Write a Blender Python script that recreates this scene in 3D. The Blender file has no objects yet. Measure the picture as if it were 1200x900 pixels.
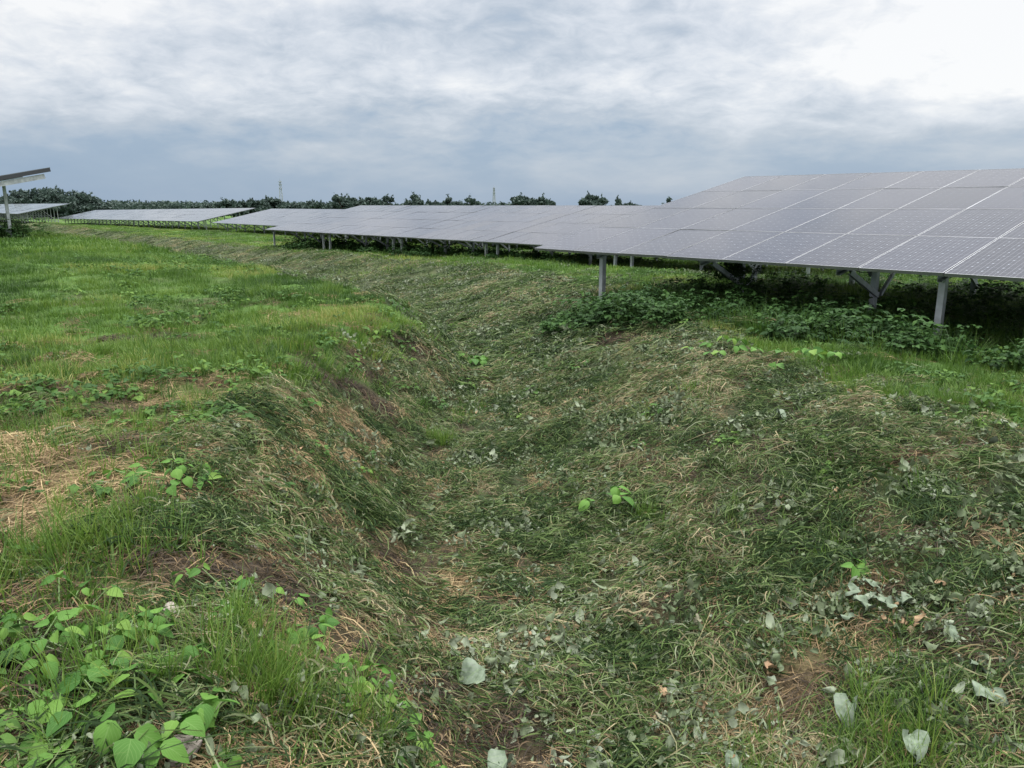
import bpy, bmesh, math, random
import numpy as np
from mathutils import Vector, Matrix

R = math.radians
C = bpy.context.scene
COL = C.collection
random.seed(7)
rng = np.random.default_rng(11)

# ------------------------------------------------------------ camera
EYE = 1.65
PITCH = 13.1
cam_data = bpy.data.cameras.new('camera')
cam_data.sensor_width = 36.0
cam_data.lens = 27.03
cam_data.clip_start = 0.05
cam_data.clip_end = 9000
cam = bpy.data.objects.new('camera', cam_data)
COL.objects.link(cam)
cam.location = (0, 0, EYE)
cam.rotation_euler = (R(90 - PITCH), 0, 0)
C.camera = cam
C.view_settings.view_transform = 'Standard'
C.view_settings.look = 'None'
C.view_settings.gamma = 1
C.view_settings.exposure = 0.0
C.view_settings.use_curve_mapping = False
C.cycles.max_bounces = 6
C.cycles.diffuse_bounces = 3
C.cycles.glossy_bounces = 3
C.cycles.transmission_bounces = 3
C.cycles.transparent_max_bounces = 6

# ------------------------------------------------------------ sky and sun
SUN_AZ, SUN_EL = 28.0, 52.0          # degrees right of straight ahead, above the horizon
world = bpy.data.worlds.new('World')
C.world = world
world.use_nodes = True
SKY_A, SKY_B = (83.2, 31.7, 0.0), (9.4, 4.2, 2.0)
def build_sky():
    nt = world.node_tree; N = nt.nodes; L = nt.links; N.clear()
    def n(t, **k):
        x = N.new(t)
        for a, b in k.items(): setattr(x, a, b)
        return x
    def math_(op, a, b=None, c=None, clamp=False):
        m = n('ShaderNodeMath', operation=op, use_clamp=clamp)
        for i, v in enumerate((a, b, c)):
            if v is None: continue
            if isinstance(v, (int, float)): m.inputs[i].default_value = v
            else: L.new(v, m.inputs[i])
        return m.outputs[0]
    out = n('ShaderNodeOutputWorld')
    sky = n('ShaderNodeTexSky', sky_type='NISHITA')
    sky.sun_disc = False
    sky.sun_elevation = R(SUN_EL); sky.sun_rotation = R(SUN_AZ)
    bg = n('ShaderNodeBackground'); bg.inputs[1].default_value = 0.12
    L.new(sky.outputs[0], bg.inputs[0])
    tc = n('ShaderNodeTexCoord')
    sep = n('ShaderNodeSeparateXYZ'); L.new(tc.outputs['Generated'], sep.inputs[0])
    x, y, z = sep.outputs
    zc = math_('MAXIMUM', z, 0.0)
    den = math_('ADD', zc, 0.28)
    px = math_('DIVIDE', x, den); py = math_('DIVIDE', y, den)
    comb = n('ShaderNodeCombineXYZ'); L.new(px, comb.inputs[0]); L.new(py, comb.inputs[1])
    def noise(scale, detail, rough, dist, off):
        mp = n('ShaderNodeMapping'); mp.inputs['Location'].default_value = off
        L.new(comb.outputs[0], mp.inputs['Vector'])
        t = n('ShaderNodeTexNoise'); L.new(mp.outputs[0], t.inputs['Vector'])
        t.inputs['Scale'].default_value = scale; t.inputs['Detail'].default_value = detail
        t.inputs['Roughness'].default_value = rough; t.inputs['Distortion'].default_value = dist
        return t.outputs['Fac']
    big = noise(1.05, 4, 0.45, 0.3, SKY_A)
    fine = noise(3.4, 9, 0.58, 0.3, SKY_B)
    # cloud thickness: big masses, broken by smaller billows
    t = math_('MULTIPLY_ADD', math_('SUBTRACT', big, 0.5), 1.35, 0.62)
    fw = n('ShaderNodeMapRange'); L.new(zc, fw.inputs[0]); fw.inputs[1].default_value = 0.03; fw.inputs[2].default_value = 0.13
    fw.inputs[3].default_value = 0.22; fw.inputs[4].default_value = 1.05
    t = math_('ADD', math_('MULTIPLY', math_('SUBTRACT', fine, 0.5), fw.outputs[0]), t)
    crisp = noise(11.0, 6, 0.6, 0.6, (2.2, 8.8, 5.0))
    t = math_('ADD', math_('MULTIPLY', math_('MULTIPLY', math_('SUBTRACT', crisp, 0.5), fw.outputs[0]), 0.42), t)
    # the cloud deck gets thinner and brighter away from the horizon
    el = n('ShaderNodeMapRange'); el.interpolation_type = 'SMOOTHSTEP'
    L.new(zc, el.inputs[0]); el.inputs[1].default_value = 0.02; el.inputs[2].default_value = 0.17
    el.inputs[3].default_value = -0.42; el.inputs[4].default_value = 0.21
    t = math_('ADD', t, el.outputs[0])
    side = n('ShaderNodeMapRange'); side.interpolation_type = 'SMOOTHSTEP'      # the heavy grey bank lies to the left, thinner cloud to the right
    L.new(x, side.inputs[0]); side.inputs[1].default_value = 0.0; side.inputs[2].default_value = 0.55
    side.inputs[3].default_value = 0.0; side.inputs[4].default_value = 0.09
    t = math_('ADD', t, side.outputs[0])
    e2 = n('ShaderNodeMapRange'); e2.interpolation_type = 'SMOOTHSTEP'
    L.new(zc, e2.inputs[0]); e2.inputs[1].default_value = 0.40; e2.inputs[2].default_value = 0.7
    e2.inputs[3].default_value = 0.0; e2.inputs[4].default_value = 0.32
    t = math_('ADD', t, e2.outputs[0])
    # brighter towards the veiled sun
    sd = Vector((math.sin(R(SUN_AZ)) * math.cos(R(SUN_EL)), math.cos(R(SUN_AZ)) * math.cos(R(SUN_EL)), math.sin(R(SUN_EL))))
    dp = n('ShaderNodeVectorMath', operation='DOT_PRODUCT'); L.new(tc.outputs['Generated'], dp.inputs[0]); dp.inputs[1].default_value = sd
    dotv = dp.outputs['Value']
    sb = n('ShaderNodeMapRange'); sb.interpolation_type = 'SMOOTHSTEP'
    L.new(dotv, sb.inputs[0]); sb.inputs[1].default_value = 0.35; sb.inputs[2].default_value = 1.0
    sb.inputs[3].default_value = 0.0; sb.inputs[4].default_value = 0.04
    t = math_('ADD', t, sb.outputs[0])
    ramp = n('ShaderNodeValToRGB'); L.new(t, ramp.inputs[0])
    e = ramp.color_ramp.elements
    e[0].position = 0.0; e[0].color = (0.285, 0.40, 0.555, 1)
    e[1].position = 1.0; e[1].color = (0.97, 0.975, 0.98, 1)
    for p, c in ((0.30, (0.35, 0.455, 0.59, 1)), (0.52, (0.51, 0.58, 0.67, 1)), (0.74, (0.72, 0.765, 0.83, 1))):
        q = e.new(p); q.color = c
    # overcast skies are brighter overhead than at the rim
    up = n('ShaderNodeMapRange'); up.interpolation_type = 'SMOOTHSTEP'
    L.new(zc, up.inputs[0]); up.inputs[1].default_value = 0.40; up.inputs[2].default_value = 0.95
    up.inputs[3].default_value = 1.0; up.inputs[4].default_value = 6.0
    cb = n('ShaderNodeBackground'); L.new(ramp.outputs[0], cb.inputs[0]); L.new(up.outputs[0], cb.inputs[1])
    mix = n('ShaderNodeMixShader'); mix.inputs[0].default_value = 0.93
    L.new(bg.outputs[0], mix.inputs[1]); L.new(cb.outputs[0], mix.inputs[2])
    L.new(mix.outputs[0], out.inputs[0])
build_sky()
sun_data = bpy.data.lights.new('sun', 'SUN')
sun_data.energy = 1.5
sun_data.angle = R(24)
sun_data.color = (1.0, 0.965, 0.91)
sun = bpy.data.objects.new('sun', sun_data)
COL.objects.link(sun)
sun.rotation_euler = (R(90 - SUN_EL), 0, R(180 - SUN_AZ))
# ------------------------------------------------------------ terrain
# (a, l): a runs along the panel rows (left and away), l across them (right and away)
RX, RY = -math.sin(R(40.9)), math.cos(R(40.9))
def al(x, y): return RX * x + RY * y, RY * x - RX * y
def P(a, l): return RX * a + RY * l, RY * a - RX * l

def hash2(ix, iy, seed):
    h = (ix.astype(np.int64) * 374761393 + iy.astype(np.int64) * 668265263 + seed * 974634777) & 0xffffffff
    h = ((h ^ (h >> 13)) * 1274126177) & 0xffffffff
    h = (h ^ (h >> 16)) & 0xffffffff
    return h / 4294967295.0
def vnoise(x, y, seed=0):
    ix = np.floor(x); iy = np.floor(y); fx = x - ix; fy = y - iy
    fx = fx * fx * fx * (fx * (fx * 6 - 15) + 10); fy = fy * fy * fy * (fy * (fy * 6 - 15) + 10)
    a = hash2(ix, iy, seed); b = hash2(ix + 1, iy, seed); c = hash2(ix, iy + 1, seed); d = hash2(ix + 1, iy + 1, seed)
    return (a * (1 - fx) + b * fx) * (1 - fy) + (c * (1 - fx) + d * fx) * fy
def fbm(x, y, seed=0, octv=4, gain=0.5):
    s = 0; amp = 1; tot = 0
    for i in range(octv):
        s = s + amp * vnoise(x * 2 ** i + 17.3 * i, y * 2 ** i - 9.1 * i, seed + i); tot += amp; amp *= gain
    return s / tot                                              # 0..1, mean 0.5

LEFT_CREST = [(-.6, -8), (-.6, -1), (-.75, 1), (-1.15, 2.4), (-1.75, 4), (-2.15, 7), (-1.75, 10.2), (-2.1, 12.2), (-4.75, 15.9), (-9.6, 22),
              (-16, 29.4), (-22.8, 38), (-40, 58), (-80, 105), (-200, 245), (-500, 600)]
RIGHT_CREST = [(3.6, -8), (3.5, -1), (3.5, 2), (3.2, 5), (2.5, 8.5), (1.85, 11.3), (1.8, 14), (.8, 20), (-.9, 26), (-5.4, 33),
               (-13.4, 44), (-22, 55), (-46, 85), (-100, 150), (-220, 290), (-530, 640)]
def sdist(x, y, pts, sign):
    best = np.full(np.shape(x), 1e18); side = np.ones(np.shape(x))
    for (x0, y0), (x1, y1) in zip(pts[:-1], pts[1:]):
        dx, dy = x1 - x0, y1 - y0; ll = dx * dx + dy * dy
        t = np.clip(((x - x0) * dx + (y - y0) * dy) / ll, 0, 1)
        ex = x - (x0 + t * dx); ey = y - (y0 + t * dy); d = ex * ex + ey * ey
        s = np.where(dx * (y - y0) - dy * (x - x0) > 0, -1.0, 1.0)   # +1 on the right of the walk
        m = d < best - 1e-9
        side = np.where(m, s, side); best = np.where(m, d, best)
    return np.sqrt(best) * side * sign
def smin(a, b, k):
    h = np.clip(0.5 + 0.5 * (b - a) / k, 0, 1)
    return b * (1 - h) + a * h - k * h * (1 - h)
def grid_interp(a, l, A, Lv, Z):
    Z = np.asarray(Z, float); A = np.asarray(A, float); Lv = np.asarray(Lv, float)
    i = np.clip(np.searchsorted(A, a) - 1, 0, len(A) - 2); j = np.clip(np.searchsorted(Lv, l) - 1, 0, len(Lv) - 2)
    u = np.clip((a - A[i]) / (A[i + 1] - A[i]), 0, 1); v = np.clip((l - Lv[j]) / (Lv[j + 1] - Lv[j]), 0, 1)
    u = u * u * (3 - 2 * u)
    return (Z[i, j] * (1 - u) + Z[i + 1, j] * u) * (1 - v) + (Z[i, j + 1] * (1 - u) + Z[i + 1, j + 1] * u) * v
RA = [-60, 4, 11, 19, 45, 82, 128, 160, 400]
RL = [7, 16, 20, 30, 45, 200]
RZ = [[0, 0, -.35, -.6, -.8, -.8],
      [0, 0, -.40, -.65, -.85, -.85],
      [-.12, -.10, -.45, -.7, -.9, -.9],
      [-.2, -.45, -.52, -.8, -.95, -1.0],
      [-.8, -.86, -.88, -1.0, -1.1, -1.2],
      [-.8, -.85, -.9, -1.1, -1.2, -1.3],
      [-.6, -.6, -.6, -1.35, -1.4, -1.4],
      [-.6, -.6, -.6, -1.5, -1.5, -1.5],
      [-.9, -.9, -.9, -1.5, -1.6, -1.8]]
LA = [-60, 0, 4, 9, 20, 33, 50, 80, 150, 400]
LL = [-200, -12, 3, 7]
LZ = [[-.1, -.05, 0, 0], [-.1, .0, .02, .0], [0, .1, .1, .08], [.1, .2, .22, .2], [.2, .36, .38, .34], [.3, .45, .46, .42], [.1, .2, .2, .2], [-.4, -.4, -.4, -.4], [-.9, -.9, -.9, -.9], [-1, -1, -1, -1]]
def ditch(x, y):
    return sdist(x, y, LEFT_CREST, 1), sdist(x, y, RIGHT_CREST, -1)
def height(x, y, micro=True):
    x = np.asarray(x, float); y = np.asarray(y, float)
    a, l = al(x, y)
    dl, dr = ditch(x, y)
    wob = (fbm(x * .45, y * .45, 31, 3) - .5) * np.clip((y - 1) / 6, 0, 1)
    dl = dl + wob * .6; dr = dr + wob * .6
    dist = np.hypot(x, y)
    depth = np.interp(dist, [0, 2, 5, 13, 22, 35, 60, 120], [.62, .78, .90, 1.0, 1.15, 1.05, .9, .6])
    sl = np.interp(dist, [0, 8, 14, 30, 60], [.66, .74, .68, .34, .2])
    sr = np.interp(dist, [0, 8, 14, 24, 60], [.33, .33, .38, .33, .3])
    k = .19
    drop = smin(smin(dl * sl, dr * sr, k), depth, k)
    drop = np.where(drop > -0.4, smin(drop, drop * 0 + 99, 1), drop)
    drop = 0.5 * (drop + np.sqrt(drop * drop + .012)) - .02          # rounded shoulders
    w = np.clip(dl / np.maximum(dl + dr, .5), 0, 1)
    w = np.where(dl < 0, 0, np.where(dr < 0, 1, w)); w = w * w * (3 - 2 * w)
    z = grid_interp(a, l, LA, LL, LZ) * (1 - w) + grid_interp(a, l, RA, RL, RZ) * w
    z = z - drop
    if micro:
        f = np.clip(1 - dist / 900, 0, 1)
        z = z + f * ((fbm(x * .22, y * .22, 3, 3) - .5) * .22 + (fbm(x * 1.1, y * 1.1, 5, 3) - .5) * .15 + (fbm(x * 4.2, y * 4.2, 8, 3) - .5) * .10)
    return z
def normal(x, y, e=.12):
    gx = (height(x + e, y) - height(x - e, y)) / (2 * e); gy = (height(x, y + e) - height(x, y - e)) / (2 * e)
    n = np.stack([-gx, -gy, np.ones_like(gx)], -1)
    return n / np.linalg.norm(n, axis=-1, keepdims=True)
# ------------------------------------------------------------ materials
def new_mat(name):
    m = bpy.data.materials.new(name); m.use_nodes = True
    nt = m.node_tree; nt.nodes.clear()
    return m, nt.nodes, nt.links
def ramp_node(N, stops):
    r = N.new('ShaderNodeValToRGB'); e = r.color_ramp.elements
    e[0].position, e[0].color = stops[0][0], (*stops[0][1], 1)
    e[1].position, e[1].color = stops[-1][0], (*stops[-1][1], 1)
    for p, c in stops[1:-1]:
        q = e.new(p); q.color = (*c, 1)
    return r
def simple_mat(name, col, rough=.6, metal=0.0, noise=0.0, scale=8.0, spec=.5):
    m, N, L = new_mat(name)
    o = N.new('ShaderNodeOutputMaterial'); p = N.new('ShaderNodeBsdfPrincipled'); L.new(p.outputs[0], o.inputs[0])
    p.inputs['Roughness'].default_value = rough; p.inputs['Metallic'].default_value = metal
    p.inputs['Specular IOR Level'].default_value = spec
    if noise:
        tc = N.new('ShaderNodeTexCoord'); t = N.new('ShaderNodeTexNoise'); L.new(tc.outputs['Object'], t.inputs['Vector'])
        t.inputs['Scale'].default_value = scale; t.inputs['Detail'].default_value = 6
        r = ramp_node(N, [(.3, tuple(c * (1 - noise) for c in col)), (.7, tuple(min(1, c * (1 + noise)) for c in col))])
        L.new(t.outputs['Fac'], r.inputs[0]); L.new(r.outputs[0], p.inputs['Base Color'])
        rr = N.new('ShaderNodeMapRange'); L.new(t.outputs['Fac'], rr.inputs[0]); rr.inputs[3].default_value = max(.05, rough - .12); rr.inputs[4].default_value = min(1, rough + .12)
        L.new(rr.outputs[0], p.inputs['Roughness'])
    else:
        p.inputs['Base Color'].default_value = (*col, 1)
    return m
def leaf_mat(name, stops, trans=.3, rough=.55, spec=.3, attr='tint', vary=.35, vein=0.0):
    """vegetation: colour from the plant's own tint plus a per-blade value, thin and partly translucent"""
    m, N, L = new_mat(name)
    o = N.new('ShaderNodeOutputMaterial'); p = N.new('ShaderNodeBsdfPrincipled')
    p.inputs['Roughness'].default_value = rough; p.inputs['Specular IOR Level'].default_value = spec
    ti = N.new('ShaderNodeAttribute'); ti.attribute_type = 'INSTANCER'; ti.attribute_name = attr
    tb = N.new('ShaderNodeAttribute'); tb.attribute_type = 'GEOMETRY'; tb.attribute_name = 'rnd'
    a = N.new('ShaderNodeMath'); a.operation = 'MULTIPLY_ADD'
    s = N.new('ShaderNodeMath'); s.operation = 'SUBTRACT'; L.new(tb.outputs['Fac'], s.inputs[0]); s.inputs[1].default_value = .5
    L.new(s.outputs[0], a.inputs[0]); a.inputs[1].default_value = vary; L.new(ti.outputs['Fac'], a.inputs[2])
    r = ramp_node(N, stops); L.new(a.outputs[0], r.inputs[0])
    col = r.outputs[0]
    if vein:
        col = vein_mix(N, L, col, vein)
    L.new(col, p.inputs['Base Color'])
    if trans:
        t = N.new('ShaderNodeBsdfTranslucent'); L.new(col, t.inputs[0])
        mx = N.new('ShaderNodeMixShader'); mx.inputs[0].default_value = trans
        L.new(p.outputs[0], mx.inputs[1]); L.new(t.outputs[0], mx.inputs[2]); L.new(mx.outputs[0], o.inputs[0])
    else: L.new(p.outputs[0], o.inputs[0])
    return m
def vein_mix(N, L, col, amount):
    """leaf veins drawn from the leaf's own uv: u across (-1..1 about the midrib), v along"""
    uv = N.new('ShaderNodeUVMap'); uv.uv_map = 'uv'
    sp = N.new('ShaderNodeSeparateXYZ'); L.new(uv.outputs[0], sp.inputs[0])
    ab = N.new('ShaderNodeMath'); ab.operation = 'ABSOLUTE'; L.new(sp.outputs[0], ab.inputs[0])
    k = N.new('ShaderNodeMath'); k.operation = 'MULTIPLY_ADD'; L.new(ab.outputs[0], k.inputs[0]); k.inputs[1].default_value = -.55; L.new(sp.outputs[1], k.inputs[2])
    f = N.new('ShaderNodeMath'); f.operation = 'PINGPONG'; L.new(k.outputs[0], f.inputs[0]); f.inputs[1].default_value = .075
    a = N.new('ShaderNodeMath'); a.operation = 'LESS_THAN'; L.new(f.outputs[0], a.inputs[0]); a.inputs[1].default_value = .010
    b = N.new('ShaderNodeMath'); b.operation = 'LESS_THAN'; L.new(ab.outputs[0], b.inputs[0]); b.inputs[1].default_value = .045
    mxm = N.new('ShaderNodeMath'); mxm.operation = 'MAXIMUM'; L.new(a.outputs[0], mxm.inputs[0]); L.new(b.outputs[0], mxm.inputs[1])
    am = N.new('ShaderNodeMath'); am.operation = 'MULTIPLY'; L.new(mxm.outputs[0], am.inputs[0]); am.inputs[1].default_value = amount
    mx = N.new('ShaderNodeMix'); mx.data_type = 'RGBA'; L.new(am.outputs[0], mx.inputs[0]); L.new(col, mx.inputs[6]); mx.inputs[7].default_value = (.22, .33, .12, 1)
    return mx.outputs[2]

def ground_mat():
    m, N, L = new_mat('ground')
    o = N.new('ShaderNodeOutputMaterial'); p = N.new('ShaderNodeBsdfPrincipled'); L.new(p.outputs[0], o.inputs[0])
    p.inputs['Roughness'].default_value = .95; p.inputs['Specular IOR Level'].default_value = .1
    geo = N.new('ShaderNodeNewGeometry')
    def noise(scale, det=6, rough=.6, off=0):
        mp = N.new('ShaderNodeMapping'); L.new(geo.outputs['Position'], mp.inputs[0]); mp.inputs['Location'].default_value = (off, off * .7, off * .3)
        t = N.new('ShaderNodeTexNoise'); L.new(mp.outputs[0], t.inputs['Vector']); t.inputs['Scale'].default_value = scale
        t.inputs['Detail'].default_value = det; t.inputs['Roughness'].default_value = rough
        return t.outputs['Fac']
    def attr(nm):
        a = N.new('ShaderNodeAttribute'); a.attribute_name = nm; return a.outputs['Fac']
    def mix(f, a, b):
        x = N.new('ShaderNodeMix'); x.data_type = 'RGBA'; L.new(f, x.inputs[0])
        L.new(a, x.inputs[6]); L.new(b, x.inputs[7]); return x.outputs[2]
    soil = ramp_node(N, [(.3, (.028, .021, .015)), (.55, (.062, .047, .034)), (.75, (.115, .088, .062))]); L.new(noise(9, 8), soil.inputs[0])
    straw = ramp_node(N, [(.3, (.07, .052, .028)), (.5, (.16, .115, .058)), (.72, (.25, .185, .10))]); L.new(noise(26, 8, .7, 4), straw.inputs[0])
    grass = ramp_node(N, [(.3, (.030, .062, .014)), (.52, (.066, .125, .028)), (.75, (.115, .19, .048))]); L.new(noise(5.5, 10, .75, 9), grass.inputs[0])
    clip = ramp_node(N, [(.28, (.018, .022, .012)), (.5, (.050, .058, .030)), (.66, (.10, .11, .065)), (.8, (.16, .165, .12))]); L.new(noise(17, 10, .8, 2), clip.inputs[0])
    c = mix(attr('straw'), soil.outputs[0], straw.outputs[0])
    c = mix(attr('clip'), c, clip.outputs[0])
    c = mix(attr('green'), c, grass.outputs[0])
    L.new(c, p.inputs['Base Color'])
    bp = N.new('ShaderNodeBump'); bp.inputs['Strength'].default_value = .8; bp.inputs['Distance'].default_value = .05
    L.new(noise(22, 8, .7, 1), bp.inputs['Height']); L.new(bp.outputs[0], p.inputs['Normal'])
    return m

def cell_mat():
    """solar laminate: 6 x 10 mono cells with clipped corners, pale gaps and busbars, under glass"""
    m, N, L = new_mat('solar_cells')
    o = N.new('ShaderNodeOutputMaterial'); p = N.new('ShaderNodeBsdfPrincipled'); L.new(p.outputs[0], o.inputs[0])
    uv = N.new('ShaderNodeUVMap'); uv.uv_map = 'uv'
    sp = N.new('ShaderNodeSeparateXYZ'); L.new(uv.outputs[0], sp.inputs[0])
    def M(op, a, b=None, c=None):
        x = N.new('ShaderNodeMath'); x.operation = op
        for i, v in enumerate((a, b, c)):
            if v is None: continue
            if isinstance(v, (int, float)): x.inputs[i].default_value = v
            else: L.new(v, x.inputs[i])
        return x.outputs[0]
    cu = M('ABSOLUTE', M('SUBTRACT', M('FRACT', M('MULTIPLY', sp.outputs[0], 6)), .5))      # 0 centre .. .5 edge
    cv = M('ABSOLUTE', M('SUBTRACT', M('FRACT', M('MULTIPLY', sp.outputs[1], 10)), .5))
    edge = M('GREATER_THAN', M('MAXIMUM', cu, cv), .4945)
    corner = M('GREATER_THAN', M('ADD', cu, cv), .915)
    gap = M('MAXIMUM', edge, corner)
    bus = M('LESS_THAN', M('ABSOLUTE', M('SUBTRACT', cu, .2)), .010)
    oi = N.new('ShaderNodeObjectInfo')
    nz = N.new('ShaderNodeTexNoise'); tc = N.new('ShaderNodeTexCoord'); L.new(tc.outputs['Object'], nz.inputs['Vector']); nz.inputs['Scale'].default_value = 2.2; nz.inputs['Detail'].default_value = 5
    base = ramp_node(N, [(0, (.008, .011, .024)), (1, (.014, .018, .036))]); L.new(oi.outputs['Random'], base.inputs[0])
    mx = N.new('ShaderNodeMix'); mx.data_type = 'RGBA'; L.new(M('MULTIPLY', bus, .35), mx.inputs[0]); L.new(base.outputs[0], mx.inputs[6]); mx.inputs[7].default_value = (.42, .44, .47, 1)
    m2 = N.new('ShaderNodeMix'); m2.data_type = 'RGBA'; L.new(gap, m2.inputs[0]); L.new(mx.outputs[2], m2.inputs[6]); m2.inputs[7].default_value = (.20, .22, .25, 1)
    # thin film of dust on the glass
    dust = N.new('ShaderNodeMapRange'); L.new(nz.outputs['Fac'], dust.inputs[0]); dust.inputs[1].default_value = .3; dust.inputs[2].default_value = .8; dust.inputs[3].default_value = .0; dust.inputs[4].default_value = .03
    m3 = N.new('ShaderNodeMix'); m3.data_type = 'RGBA'; L.new(dust.outputs[0], m3.inputs[0]); L.new(m2.outputs[2], m3.inputs[6]); m3.inputs[7].default_value = (.40, .385, .37, 1)
    L.new(m3.outputs[2], p.inputs['Base Color'])
    p.inputs['IOR'].default_value = 1.5
    p.inputs['Sheen Weight'].default_value = .40; p.inputs['Sheen Roughness'].default_value = .16; p.inputs['Sheen Tint'].default_value = (.95, .96, 1, 1)
    rg = N.new('ShaderNodeMapRange'); L.new(oi.outputs['Random'], rg.inputs[0]); rg.inputs[3].default_value = .05; rg.inputs[4].default_value = .09
    L.new(rg.outputs[0], p.inputs['Roughness'])
    return m

M_GROUND = ground_mat()
M_CELL = cell_mat()
M_FRAME = simple_mat('anodised_aluminium', (.23, .24, .26), .38, .85, .08, 5)
M_BACK = simple_mat('white_backsheet', (.62, .63, .63), .6)
M_STEEL = simple_mat('galvanised_steel', (.42, .44, .46), .5, .65, .22, 9)
M_STEEL_DARK = simple_mat('weathered_steel', (.20, .215, .23), .55, .5, .25, 7)
M_DARK = simple_mat('dark_rail', (.035, .038, .045), .6)
M_BOX = simple_mat('grey_plastic', (.30, .31, .32), .5, 0, .1)
M_BARK = simple_mat('bark', (.09, .07, .055), .9, 0, .3, 3)
M_MAST = simple_mat('mast_steel', (.32, .34, .37), .6, .2)
M_STONE = simple_mat('stone', (.23, .20, .17), .9, 0, .35, 18)
GREEN = [(0, (.026, .062, .011)), (.3, (.056, .118, .018)), (.6, (.098, .175, .027)), (.85, (.15, .22, .040)), (1, (.26, .25, .08))]
M_GRASS = leaf_mat('green_grass', GREEN, .35, .5, .25)
CLIP = [(0, (.018, .036, .012)), (.2, (.047, .082, .023)), (.38, (.086, .130, .038)), (.56, (.125, .160, .064)), (.70, (.180, .200, .125)), (.80, (.195, .165, .083)), (.88, (.105, .075, .048)), (1, (.30, .25, .15))]
M_CLIP = leaf_mat('cut_grass', CLIP, .2, .75, .1, vary=.95)
STRAW = [(0, (.034, .027, .021)), (.3, (.095, .070, .045)), (.6, (.22, .150, .078)), (1, (.38, .29, .16))]
M_STRAW = leaf_mat('dry_straw', STRAW, .15, .75, .15, vary=.6)
WILT = [(0, (.055, .080, .036)), (.35, (.115, .140, .082)), (.7, (.20, .225, .160)), (.88, (.235, .265, .20)), (.93, (.24, .15, .085)), (1, (.30, .20, .12))]
M_WILT = leaf_mat('wilted_leaf', WILT, .12, .75, .15, vary=.35, vein=.25)
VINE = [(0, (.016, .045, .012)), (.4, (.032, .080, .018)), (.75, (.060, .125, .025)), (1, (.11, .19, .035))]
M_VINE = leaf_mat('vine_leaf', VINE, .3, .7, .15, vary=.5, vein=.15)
TREE = [(0, (.040, .064, .054)), (.5, (.064, .096, .076)), (1, (.095, .135, .092))]  # bluish: the haze of distance is mixed into these leaf colours
M_TREE = leaf_mat('tree_leaf', TREE, .2, .6, .2, vary=.9)
def plant_mat():
    m, N, L = new_mat('kudzu_leaf')
    o = N.new('ShaderNodeOutputMaterial'); p = N.new('ShaderNodeBsdfPrincipled'); p.inputs['Roughness'].default_value = .65; p.inputs['Specular IOR Level'].default_value = .2
    oi = N.new('ShaderNodeObjectInfo'); r = ramp_node(N, [(0, (.035, .105, .016)), (.45, (.068, .165, .026)), (.85, (.10, .21, .034)), (1, (.14, .23, .040))]); L.new(oi.outputs['Random'], r.inputs[0])
    c = vein_mix(N, L, r.outputs[0], .22); L.new(c, p.inputs['Base Color'])
    t = N.new('ShaderNodeBsdfTranslucent'); L.new(c, t.inputs[0]); mx = N.new('ShaderNodeMixShader'); mx.inputs[0].default_value = .3
    L.new(p.outputs[0], mx.inputs[1]); L.new(t.outputs[0], mx.inputs[2]); L.new(mx.outputs[0], o.inputs[0])
    return m
M_PLANT = plant_mat()
def wilt_single_mat(name, stops):
    m, N, L = new_mat(name)
    o = N.new('ShaderNodeOutputMaterial'); p = N.new('ShaderNodeBsdfPrincipled'); p.inputs['Roughness'].default_value = .8; p.inputs['Specular IOR Level'].default_value = .15
    tc = N.new('ShaderNodeTexCoord'); t = N.new('ShaderNodeTexNoise'); L.new(tc.outputs['Object'], t.inputs['Vector']); t.inputs['Scale'].default_value = 30; t.inputs['Detail'].default_value = 5
    r = ramp_node(N, stops); L.new(t.outputs['Fac'], r.inputs[0])
    c = vein_mix(N, L, r.outputs[0], .15); L.new(c, p.inputs['Base Color']); L.new(p.outputs[0], o.inputs[0])
    return m
M_WILT1 = wilt_single_mat('pale_wilted_leaf', [(.3, (.070, .092, .060)), (.52, (.125, .158, .112)), (.72, (.185, .215, .168))])
M_BROWN1 = wilt_single_mat('brown_dead_leaf', [(.3, (.20, .12, .07)), (.55, (.32, .21, .13)), (.75, (.42, .31, .21))])
M_STEM = simple_mat('plant_stem', (.10, .16, .05), .6, 0, .2)
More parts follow.
